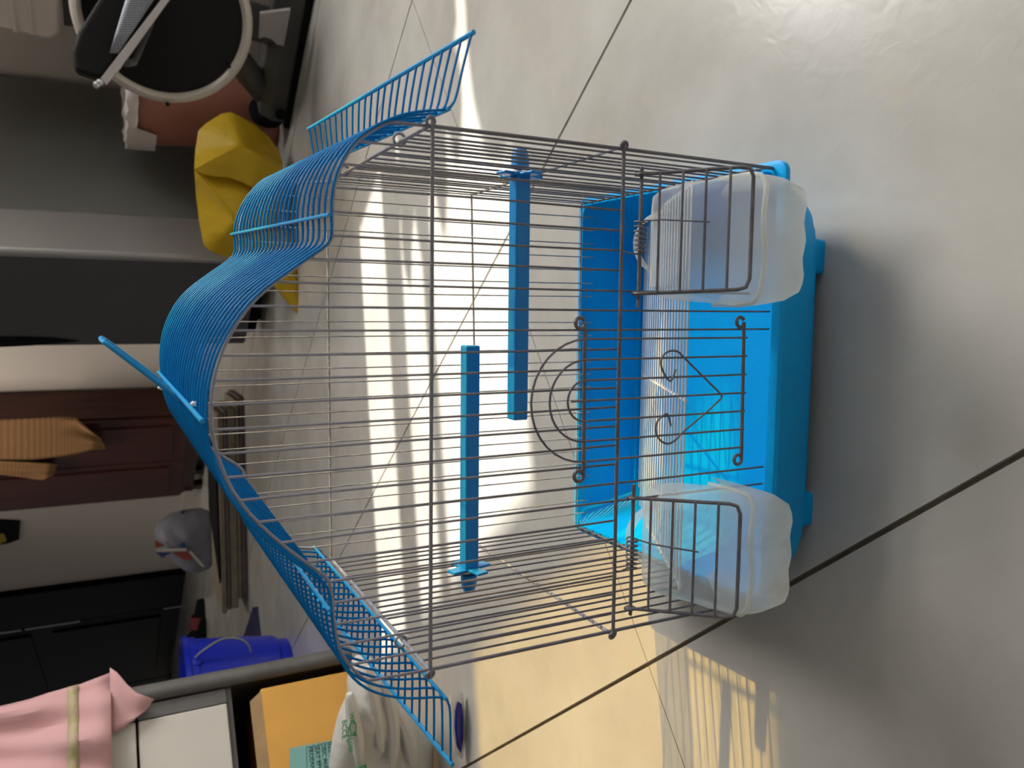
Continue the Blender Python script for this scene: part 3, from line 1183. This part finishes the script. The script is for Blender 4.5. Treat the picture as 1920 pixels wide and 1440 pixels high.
# --- black door in the far corner
KT = T_WALL - 0.05
kR = onT(200, 1095, KT)[0]
kS = onT(200, 1157, KT)[0]
kL = kS - 2.2
dr = struct(rbox(rbox(MB(), kS + 0.012, kR, KT, T_WALL, 0.0, 2.2), kL - 0.5, kL, KT, T_WALL, 0.0, 2.2).build('door_1', 'black_paint', smooth=False), 'black panelled door in the dark far corner')
bevel(dr, 0.006)
lf = rbox(MB(), kL, kS - 0.012, KT + 0.005, T_WALL, 0.01, 2.18).build('leaf', 'black_paint', dr, smooth=False)
for z0, z1 in ((0.15, 0.95), (1.1, 2.0)):
    bevel(rbox(MB(), kL + 0.16, kS - 0.17, KT - 0.01, KT + 0.005, z0, z1).build('panel', 'black_paint', lf, smooth=False), 0.012)
for x0, x1 in ((-40, 40), (48, 150), (306, 350), (366, 383)):  # pale strips stand in for light showing through the gap beside the leaf
    z1, z0 = onT(x0, 1190 - 0.15 * x0, KT)[2], onT(x1, 1190 - 0.15 * x1, KT)[2]
    rbox(MB(), kS - 0.012, kS + 0.012, KT - 0.004, KT + 0.02, z0, z1).build('gap_light', 'steel_wire', dr, smooth=False)

# --- shoe on the floor at the foot of the black door
sh = empty('shoe', RM(*onT(393, 1160, 0.1)[:2], 0), 'small black, red and white shoe on the floor at the foot of the black door', 'shoe')
sp0 = atZ(394, 1160, 0.0)
ln = (E1 * -1)
rs = []
for k in range(9):
    f = k / 8
    w = 0.045 * (0.75 + 0.5 * math.sin(PI * min(1, f * 1.1)))
    h = 0.10 - 0.055 * f if f > 0.25 else 0.11
    if k in (0, 8):
        w *= 0.7
    c = sp0 + Vector((-0.16 + 0.28 * f, 0, 0))
    rs.append([c + Vector((0, w * math.cos(a), 0.025 + max(0, math.sin(a)) * h)) for a in [2 * PI * j / 12 for j in range(12)]])
MB().rings(rs).build('upper', 'black_rubber', sh)
MB().rings([[Vector((p.x, p.y, z)) for p in rrect(sp0.x - 0.02, sp0.y, 0.15, 0.05, 0.04, 0)] for z in (0.0, 0.028)]).build('sole', 'logo_white', sh)
MB().rings([[c + Vector((0, 0.047 * math.cos(a), 0.04 + 0.072 * max(0, math.sin(a)))) for a in [PI * j / 8 for j in range(9)]] for c in (sp0 + Vector((-0.04, 0, 0)), sp0 + Vector((0.03, 0, -0.008)))], False, False).build('stripe', 'shoe_red', sh)

# --- black pouch hung on the wall between cupboard and door
po = empty('wall_pouch', RM(*onT(20, 998, T_WALL)), 'black pouch with a yellow patch hanging on the far wall', 'pouch')
pp = [RM(*onT(x, y, T_WALL - 0.012)) for x, y in ((-60, 976), (0, 976), (38, 978), (36, 1012), (18, 1019), (0, 1022), (-60, 1022))]
bevel(MB().prism(pp, E2 * 0.012).build('body', 'black_rubber', po, smooth=False), 0.004)
pp = [RM(*onT(x, y, T_WALL - 0.018)) for x, y in ((-60, 1000), (8, 1002), (12, 1014), (0, 1020), (-60, 1020))]
MB().prism(pp, E2 * 0.006).build('patch', 'yellow_plastic', po, smooth=False)

# --- grey carrier bag with red and blue print
YB = 3.98
ol = [(292, 1015), (288, 1000), (300, 975), (318, 962), (345, 955), (375, 952), (395, 958), (405, 985), (407, 1020), (404, 1050), (392, 1068), (370, 1075), (345, 1070), (318, 1045), (300, 1030)]
gbag = empty('carrier_bag', atZ(402, 1015, 0), 'knotted grey plastic bag with red and blue print beside the red cupboard', 'bag')
puff(densify([atY(x, y, YB) for x, y in ol], 2), (0.05, -1, 0.1), 0.09, 0.8, 6, 0.006, 3).build('body', 'grey_plastic_bag', gbag)
MB().tube([atY(*p, YB - 0.02) for p in ((345, 957), (338, 968), (345, 980), (370, 985), (385, 978))], 0.008, 8).build('knot', 'navy', gbag)
for nm, m, pts in (('print', 'logo_blue', [(318, 1027), (347, 1015), (349, 1027)]), ('print', 'logo_red', [(291, 1012), (309, 1022), (291, 1028)]), ('print', 'logo_white', [(291, 1029), (349, 1028), (351, 1033), (291, 1034)]),
                   ('print', 'logo_blue', [(291, 1035), (322, 1036), (304, 1046)]), ('print', 'logo_red', [(322, 1036), (353, 1035), (362, 1050), (345, 1049)]), ('print', 'logo_white', [(354, 1035), (358, 1033), (384, 1062), (378, 1062)])):
    MB().prism([atY(x, y, YB - 0.088) for x, y in pts], (0, -0.003, 0)).build(nm, m, gbag, smooth=False)

# --- pile of newspapers and flattened cartons lying under the cupboard
y0 = atZ(465, 1050, 0).y
pilex0, pilex1 = -1.11, -0.30
z = 0.0
for k, (th, m, lab) in enumerate(((0.020, 'paper_pink', 'bottommost pinkish bundle in the newspaper pile on the floor'), (0.015, 'paper', 'thin pale bundle second from the floor in the newspaper pile'),
                                  (0.030, 'paper', 'thick pale bundle in the middle of the newspaper pile'), (0.014, 'paper_pink', 'thin pinkish bundle above the thick pale one in the newspaper pile'),
                                  (0.022, 'paper', 'topmost pale bundle of the newspaper pile beside the black sheet'))):
    dx = random.uniform(-0.02, 0.02)
    o = MB().box(((pilex0 + pilex1) / 2 + dx - 0.02 * k, y0 + 0.17 + random.uniform(0, 0.015), z + th / 2), (pilex1 - pilex0, 0.32, th - 0.002)).build('newspaper_bundle', m, smooth=False)
    bevel(o, 0.004)
    tag(o, lab, 'newspaper', 'newspaper bundles piled on the floor')
    z += th
o = MB().prism([Vector((-1.05, y0 + 0.02, z + 0.001)), Vector((-0.55, y0 + 0.05, z + 0.001)), Vector((-0.5, y0 + 0.3, z + 0.004)), Vector((-0.8, y0 + 0.3, z + 0.006))], (0, 0, 0.006)).build('black_sheet', 'black_rubber', smooth=False)
tag(o, 'crumpled black sheet lying on top of the newspaper pile', 'sheet')

# --- navy pointed piece on the floor
nv = MB().prism([atZ(484, 1137, 0.0), atZ(463, 1200, 0.0), atZ(462, 1225, 0.0), atZ(493, 1225, 0.0)], (0, 0, 0.02)).build('navy_wedge', 'navy', smooth=False)
tag(nv, 'flat navy blue pointed piece on the floor behind the blue bucket', 'mat')

# --- blue bucket
bc = Vector((-1.085, 2.02, 0))
bu = empty('bucket', bc, 'bright blue plastic bucket with wire handle behind the white cabinet', 'bucket')
MB().lathe([(0.0, 0.0), (0.098, 0.0), (0.102, 0.006), (0.104, 0.032), (0.112, 0.036), (0.118, 0.05), (0.146, 0.268), (0.150, 0.270), (0.153, 0.29), (0.158, 0.292), (0.158, 0.306), (0.150, 0.308), (0.146, 0.300), (0.116, 0.05), (0.0, 0.045)], 40, bc, cap0=False, cap1=False).build('body', 'blue_bucket', bu)
lug = Vector((bc.x + 0.125, bc.y - 0.085, 0.275))
MB().lathe([(0.0, 0), (0.018, 0), (0.015, 0.012), (0, 0.014)], 14, lug - Vector((0.008, -0.006, 0)), (0.8, -0.6, 0)).build('lug', 'blue_bucket', bu)
hpts = [atY(x, y, 1.93) for x, y in ((366, 1233), (375, 1224), (395, 1210), (415, 1198), (435, 1195), (455, 1199), (466, 1210), (470, 1222))]
MB().tube(smooth_line(hpts, 2), 0.0035, 8).build('wire_handle', 'steel_wire', bu)

# --- white drawer cabinet at the left, seen from its front
SC = 0.391
cbn = empty('drawer_cabinet', RM(SC - 0.25, -1.6, 0), 'white drawer cabinet with dark grey edge beside the carton', 'cabinet')
T0, T1 = -2.1, -1.27
rbox(MB(), SC - 0.5, SC - 0.012, T1, T1 + 0.03, 0.0, 0.86).build('side_panel', 'cabinet_grey', cbn, smooth=False)
MB().tube([RM(SC, T1 + 0.008, 0.0), RM(SC, T1 + 0.008, 0.86)], 0.017, 16).build('edge_trim', 'cabinet_grey', cbn)
rbox(MB(), SC - 0.5, SC - 0.014, T0, T1, 0.262, 0.272).build('bottom_panel', 'cabinet_grey', cbn, smooth=False)
rbox(MB(), SC - 0.5, SC - 0.48, T0, T1, 0.0, 0.86).build('back_panel', 'dark_inside', cbn, smooth=False)
for z0, z1 in ((0.274, 0.443), (0.448, 0.617), (0.622, 0.80)):
    d = rbox(MB(), SC - 0.016, SC, T0, T1 - 0.042, z0, z1).build('drawer', 'cabinet_white', cbn, smooth=False)
    bevel(d, 0.003)
    rbox(MB(), SC - 0.016, SC - 0.001, T1 - 0.040, T1 - 0.012, z0, z1).build('edge_strip', 'cabinet_grey', d, smooth=False)
rbox(MB(), SC - 0.52, SC + 0.02, T0, T1 + 0.03, 0.86, 0.89).build('worktop', 'cabinet_grey', cbn, smooth=False)

# --- carton with sticker in the niche
ct = empty('carton', RM(SC - 0.10, -1.52, 0), 'orange cardboard carton with an upside-down green sticker under the drawers', 'carton')
CF = SC + 0.012
bevel(rbox(MB(), SC - 0.30, CF, -1.78, -1.300, 0.0, 0.205).build('body', 'carton', ct, smooth=False), 0.002)
fl1 = MB()
fl1.prism([RM(CF - 0.004, -1.78, 0.205), RM(CF - 0.004, -1.305, 0.205), RM(CF - 0.03, -1.315, 0.226), RM(CF - 0.03, -1.77, 0.226)], E1 * 0.003)
fl1.build('flap', 'carton_flap', ct, smooth=False)
sk = [onS(x, y, CF) for x, y in ((543, 1403), (543, 1470), (640, 1470), (632, 1386))]
stk = MB().prism([RM(CF + 0.0002, p[1], p[2]) for p in sk], E1 * 0.0006).build('sticker', 'sticker', ct, smooth=False)
stt = [p[1] for p in sk]
zz = [p[2] for p in sk]
for i, (x, row) in enumerate(((578, 'PRODUCT CODE'), (590, 'SEAT EPOM'), (602, 'DISC ALBRE'), (614, 'SIZE FR'))):
    p = onS(x - 1, 1400 - i * 3, CF)
    text_mesh(row, 0.0125, 'sticker_ink', RM(CF, p[1], p[2]), -E2, Vector((0, 0, -1)), E1 * 0.0012, stk)
    l0, l1 = onS(x - 3.5, 1399 - i * 3, CF), onS(x - 2.5, 1460 - i * 3, CF)
    MB().tube([RM(CF + 0.0011, l0[1], l0[2]), RM(CF + 0.0011, l1[1], l1[2])], 0.0005, 4).build('ruled_line', 'sticker_ink', stk)

# --- pink cloth hanging over the cabinet corner
SP = SC + 0.045
rows = []
spec = [(-130, 1340), (-60, 1330), (0, 1318), (50, 1306), (90, 1292), (125, 1281), (145, 1275), (175, 1263), (207, 1251)]
for i, (x, yr) in enumerate(spec):
    a, b = onS(x, yr, SP), onS(x + 4, 1520, SP)
    row = []
    for j in range(21):
        f = j / 20
        wv = 0.010 * math.sin(f * 9 + i * 0.55) + 0.008 * math.sin(f * 21 - i * 0.4) + 0.03 * (1 - f) ** 4 * -1
        row.append(RM(SP + wv, a[1] + (b[1] - a[1]) * f, a[2] + (b[2] - a[2]) * f))
    rows.append(row)
pk = empty('pink_cloth', RM(SP, -1.45, 0.45), 'pink striped cloth with a green ribbon hanging over the cabinet corner', 'cloth')
ztop = rows[0][0].z
first = [Vector((p.x - E1.x * 0.02, p.y - E1.y * 0.02, 0.894)) for p in rows[0]]
over = [Vector((p.x - E1.x * 0.14, p.y - E1.y * 0.14, 0.893)) for p in rows[0]]
solidify(MB().grid([over, first] + rows).build('body', 'pink_cloth', pk, fix=False), 0.003, 0)
rib = []
for r_ in (rows[5], rows[6]):
    rib.append([p + E1 * 0.0035 for p in r_])
solidify(MB().grid(rib).build('ribbon', 'green_ribbon', pk, fix=False), 0.0015, 0)
fold = []
for l, r_ in (((206, 1252), (206, 1372)), ((220, 1262), (218, 1371)), ((238, 1284), (232, 1362)), ((255, 1300), (250, 1350)), ((289, 1312), (272, 1332))):
    a, b = onS(*l, SP - 0.02), onS(*r_, SP - 0.02)
    fold.append([RM(SP - 0.02 + 0.005 * math.sin(k * 0.45 + len(fold) * 0.5), a[1] + (b[1] - a[1]) * k / 8, a[2] + (b[2] - a[2]) * k / 8) for k in range(9)])
solidify(MB().grid(fold).build('fold', 'pink_cloth', pk, fix=False), 0.003, 0)

# --- white carrier bag in front of the carton
YW = 0.78
ol = [(616, 1470), (617, 1430), (624, 1380), (632, 1345), (641, 1322), (652, 1300), (650, 1275), (658, 1240), (668, 1228), (690, 1230), (712, 1245), (735, 1270), (755, 1310), (775, 1345), (800, 1365),
      (822, 1400), (840, 1430), (846, 1470), (838, 1530), (760, 1570), (670, 1560), (625, 1520)]
wbag = empty('carrier_bag', atZ(850, 1440, 0), 'white plastic carrier bag with green print slumped in front of the carton', 'bag')
pts = densify([atY(x, y, YW) for x, y in ol], 2)
pts = [Vector((p.x, p.y, max(p.z, 0.004))) for p in pts]
puff(pts, (0.45, -0.9, 0.25), 0.055, 0.8, 8, 0.0065, 11, nose=(0, 0, 0)).build('body', 'white_plastic_bag', wbag)
rnd = random.Random(4)
for cs in (((655, 1300), (662, 1345), (672, 1395), (675, 1440)), ((690, 1250), (697, 1300), (708, 1350), (715, 1410)), ((720, 1275), (735, 1330), (740, 1390), (735, 1440)), ((745, 1330), (768, 1380), (775, 1440))):
    p = smooth_line([atY(x, y, YW - 0.052) for x, y in cs], 2)
    nn = len(p)
    MB().tube(p, [0.002 + 0.009 * math.sin(PI * (0.1 + 0.85 * k / (nn - 1))) for k in range(nn)], 8).build('crease', 'white_plastic_bag', wbag)
YP = YW - 0.066
for x, y, txt, sz in ((640, 1349, 'BCCE', 0.012), (648, 1362, 'mm sr', 0.010), (652, 1376, 'BEGBR', 0.010), (655, 1336, 'WIT', 0.010), (664, 1437, 'BZU', 0.030)):
    p = atY(x, y, YP)
    text_mesh(txt, sz, 'green_print', p, (-1, 0, 0), (0, 0.3, -1), (0, -0.004, 0), wbag, name='print')
ringp = [atY(662 + 6 * math.cos(a), 1365 + 13 * math.sin(a), YP - 0.004) for a in [2 * PI * k / 16 for k in range(16)]]
MB().tube(ringp, 0.0009, 5, closed=True).build('print', 'green_print', wbag)
for k in range(3):
    MB().tube([atY(663 + 2 * k, 1372, YP - 0.004), atY(665 + 1.5 * k, 1380, YP - 0.004)], 0.0008, 5).build('print', 'green_print', wbag)

# --- wipes packet on the floor
wp = empty('soft_packet', atZ(868, 1360, 0.0), 'white and navy soft packet lying on the floor beside the white carrier bag', 'packet')
YK = 0.655
pc = [atY(x, y, YK) for x, y in ((844, 1294), (867, 1298), (871, 1330), (872, 1388), (867, 1424), (853, 1414), (846, 1372), (843, 1330))]
pc = [Vector((p.x, p.y, max(p.z, 0.001))) for p in pc]
puff(densify(pc, 3), (0.1, -0.8, 0.6), 0.010, 1.0, 5, 0.0, 2).build('wrapper', 'packet_white', wp)
nvy = [atY(x, y, YK - 0.007) for x, y in ((858, 1315), (866, 1320), (869, 1345), (869, 1385), (864, 1413), (856, 1398), (852, 1365), (853, 1332))]
puff(densify(nvy, 3), (0.1, -0.8, 0.6), 0.006, 0.6, 4, 0.0, 2).build('flap', 'packet_navy', wp)

# --- waste bin with liner
bnc = Vector((0.632, 2.105, 0))
bn = empty('waste_bin', bnc, 'pinkish brown waste bin with a white bag over its rim by the exercise machine', 'bin')
MB().lathe([(0.0, 0.0), (0.095, 0.0), (0.100, 0.01), (0.128, 0.385), (0.133, 0.390), (0.133, 0.40), (0.124, 0.40), (0.094, 0.02), (0, 0.02)], 36, bnc, cap0=False, cap1=False).build('body', 'terracotta_plastic', bn)
rnd = random.Random(5)
lin = []
for r0, z0 in ((0.118, 0.34), (0.122, 0.388), (0.128, 0.410), (0.137, 0.405), (0.139, 0.388), (0.139, 0.378)):
    lin.append([bnc + Vector(((r0 + rnd.uniform(-.004, .006)) * math.cos(a), (r0 + rnd.uniform(-.004, .006)) * math.sin(a),
                              z0 + rnd.uniform(-.004, .005) - (0.045 if (3.0 < a < 3.9 and z0 < 0.38 and r0 > .138) else 0))) for a in [2 * PI * k / 40 for k in range(40)]])
MB().rings(lin, False, False).build('liner', 'liner_plastic', bn)

# --- yellow plastic bag
YY = 1.86
ol = [(364, 330), (372, 245), (385, 232), (415, 213), (432, 210), (452, 219), (480, 236), (505, 258), (522, 280), (530, 310), (532, 370), (530, 430), (526, 480), (515, 500),
      (490, 500), (440, 486), (400, 475), (382, 460), (374, 420), (368, 370)]
yb = empty('yellow_bag', atZ(545, 400, 0), 'yellow plastic bag sagging on the floor behind the cage roof', 'bag')
fold_px = [(364, 318), (380, 326), (402, 331), (430, 333), (455, 342), (474, 352), (500, 345), (530, 322)]
top_px = [(366, 280), (372, 245), (385, 232), (415, 213), (432, 210), (452, 219), (480, 236), (505, 258), (522, 280), (530, 305)]
low_px = [(532, 370), (530, 430), (526, 480), (515, 500), (490, 500), (440, 486), (400, 475), (382, 460), (374, 420), (368, 370)]


def sack(edge, crease, centre_px, d_centre, d_crease):
    """panel of the bag between its outer edge and a crease, bulging towards the viewer and closed behind"""
    e = [atY(x, y, YY) for x, y in edge]
    f = [atY(x, y, YY - d_crease) for x, y in crease]
    loop = []
    base = e + f
    for a, b in zip(base, base[1:] + base[:1]):
        loop += [a, a.lerp(b, 0.5)]
    c = atY(*centre_px, YY - d_centre)
    rs = [[Vector((p.x, YY + 0.07, max(0.0, p.z))).lerp(Vector((c.x, YY + 0.09, c.z)), 0.4) for p in loop], loop]
    for t in (0.15, 0.32, 0.52, 0.72, 0.90):
        rs.append([p.lerp(c, t) + Vector((0, -0.030 * math.sin(PI * 0.5 * t), 0)) for p in loop])
    return MB().rings(rs)


for nm, ed, cr, ce, dc_, df_ in (('upper_panel', top_px, fold_px[::-1], (448, 275), 0.055, 0.075), ('lower_panel', low_px, fold_px, (440, 415), 0.060, 0.050)):
    sack(ed, cr, ce, dc_, df_).build(nm, 'yellow_plastic', yb)
puff(densify([atY(x, y, YY - 0.03) for x, y in ((490, 440), (535, 430), (552, 480), (572, 550), (581, 600), (572, 606), (548, 578), (520, 545), (495, 512))], 2), (-0.1, -1, 0.35), 0.03, 0.4, 5, 0.003, 9).build('corner', 'yellow_plastic', yb)

# --- exercise machine
exm = empty('exercise_machine', RM(0.95, 0.18, 0), 'dark exercise machine with silver-rimmed disc and black foot pedal', 'exercise machine')
bs = MB()
prof_b = [(0.115, 0.012), (0.115, 0.055), (0.135, 0.085), (0.215, 0.085), (0.235, 0.055), (0.235, 0.012)]
rings_ = []
for s, k in ((0.735, 0.75), (0.75, 0.95), (0.80, 1.0), (1.6, 1.0)):
    rings_.append([RM(s, 0.175 + (t - 0.175) * k, 0.012 + (z - 0.012) * k) for t, z in prof_b])
bs.rings(rings_)
bevel(bs.build('base', 'bike_grey', exm, smooth=False), 0.006)
rbox(MB(), 0.735, 1.6, 0.108, 0.240, 0.0, 0.014).build('base_pad', 'black_rubber', exm, smooth=False)
MB().lathe([(0.0, 0), (0.048, 0), (0.050, 0.015), (0.044, 0.032), (0, 0.036)], 20, RM(0.745, 0.172, 0.052), -E1).build('end_cap', 'black_rubber', exm)
MB().tube([RM(0.80, 0.17, 0.07), RM(0.93, 0.12, 0.16), RM(1.05, 0.08, 0.26)], 0.034, 10).build('brace', 'bike_grey', exm)
o = MB().prism([RM(*onT(x, y, 0.06)) for x, y in ((488, 26), (545, 19), (532, 86), (520, 84), (510, 74), (496, 69), (486, 72))], E2 * 0.01).build('side_plate', 'plate_metal', exm, smooth=False)
MB().lathe([(0.0, 0), (0.014, 0), (0.014, 0.01), (0, 0.012)], 14, RM(*onT(525, 212, 0.1)), -E2).build('bolt', 'black_rubber', exm)
dn = Vector((-math.cos(math.radians(65)), -math.sin(math.radians(65)), 0))
dc = Vector((0.683, 1.535, 0.336))
MB().lathe([(0.0, -0.05), (0.165, -0.05), (0.172, -0.02), (0.168, 0.0), (0.15, 0.004), (0.0, 0.006)], 56, dc, dn).build('disc', 'bike_black', exm)
u_ = Vector((0, 0, 1))
v_ = dn.cross(u_)
rim = MB()
rim.lathe([(0.160, -0.002), (0.163, 0.008), (0.170, 0.013), (0.178, 0.010), (0.184, 0.0), (0.184, -0.035), (0.178, -0.05), (0.165, -0.05)], 64, dc, dn, cap0=False, cap1=False)
rim_o = rim.build('rim', 'bike_rim', exm)
for px, py in ((429, 124), (314, 195)):
    d = ray(px, py)
    k = (dc + dn * 0.011 - CAM).dot(dn) / d.dot(dn)
    p = CAM + d * k
    MB().lathe([(0.0, 0), (0.0045, 0), (0.0045, 0.004), (0, 0.004)], 12, p, dn).build('screw', 'bike_black', rim_o)
MB().tube([dc - dn * 0.06 + Vector((0.03, 0, -0.02)), RM(1.0, 0.17, 0.08)], 0.045, 12).build('column', 'bike_grey', exm)
YPd = 1.36
bevel(MB().prism([atY(x, y, YPd) for x, y in ((139, 132), (135, 95), (147, 58), (168, 25), (190, -10), (215, -60), (330, -60), (300, 8), (215, 118), (190, 146), (168, 142))], (0.02, 0.11, 0.0)).build('pedal', 'pedal_rubber', exm, smooth=False), 0.008, 3)
tr = MB()
rows = []
for i in range(5):
    f = i / 4
    a = Vector((205, 100)).lerp(Vector((250, -50)), f)
    b = Vector((222, 100)).lerp(Vector((322, -50)), f)
    rows.append([atY(a.x + (b.x - a.x) * j / 4, a.y + (b.y - a.y) * j / 4, YPd - 0.012) for j in range(5)])
solidify(tr.grid(rows).build('tread', 'tread', exm, fix=False), 0.006, 0)
MB().prism([atY(x, y, YPd - 0.02) for x, y in ((189, 146), (199, 158), (222, 132), (330, -18), (318, -22))], (0.004, 0.03, 0)).build('pedal_bar', 'plate_metal', exm, smooth=False)
for px, py in ((187, 157), (181, 161)):
    p = atY(px, py, YPd - 0.01)
    MB().lathe([(0, 0), (0.006, 0), (0.006, 0.012), (0, 0.014)], 12, p, (0, -1, 0)).build('bolt', 'steel_wire', exm)
MB().tube([atY(236, 118, YPd + 0.0), atY(250, 116, YPd + 0.05), dc - dn * -0.004 + Vector((-0.02, 0, 0.03))], 0.008, 10).build('crank', 'bike_grey', exm)
MB().tube([RM(1.15, 0.17, 0.07), RM(1.22, 0.17, 0.9)], 0.03, 12).build('upright', 'bike_grey', exm)

# --- dark shelf with a white tub, fixed to the back wall
shs = onT(150, 52, 0.42)[0]
shz1 = onT(118, 20, 0.42)[2]
shz0 = onT(150, 40, 0.42)[2]
sh_o = rbox(MB(), shs, shs + 0.8, 0.42, T_WALL, shz0, shz1).build('wall_shelf', 'shelf_dark', smooth=False)
tag(sh_o, 'dark wall shelf carrying a white plastic tub above the exercise machine', 'shelf')
tp_ = [onT(x, y, 0.40) for x, y in ((115, -40), (113, 66), (95, 77), (0, 56), (-120, 40), (-120, -40))]
tb_ = empty('plastic_tub', RM(tp_[0][0] + 0.1, 0.5, shz1), 'white plastic tub with ribbed side on the dark wall shelf', 'tub')
zlow = shz1 + 0.001
ptl = [RM(s, 0.40, max(z_, zlow)) for s, t_, z_ in tp_]
ptl[0] = RM(tp_[0][0], 0.40, zlow)
bevel(MB().prism(ptl, E2 * 0.25).build('body', 'tub_white', tb_, smooth=False), 0.012, 3)
for x in (30, 62):
    a_, b_ = onT(x, 70 - (62 - x) * 0.15, 0.398), onT(x - 14, -40, 0.398)
    MB().tube([RM(a_[0] + 0.01, 0.398, a_[2]), RM(b_[0], 0.398, b_[2])], 0.006, 8).build('rib', 'tub_white', tb_)
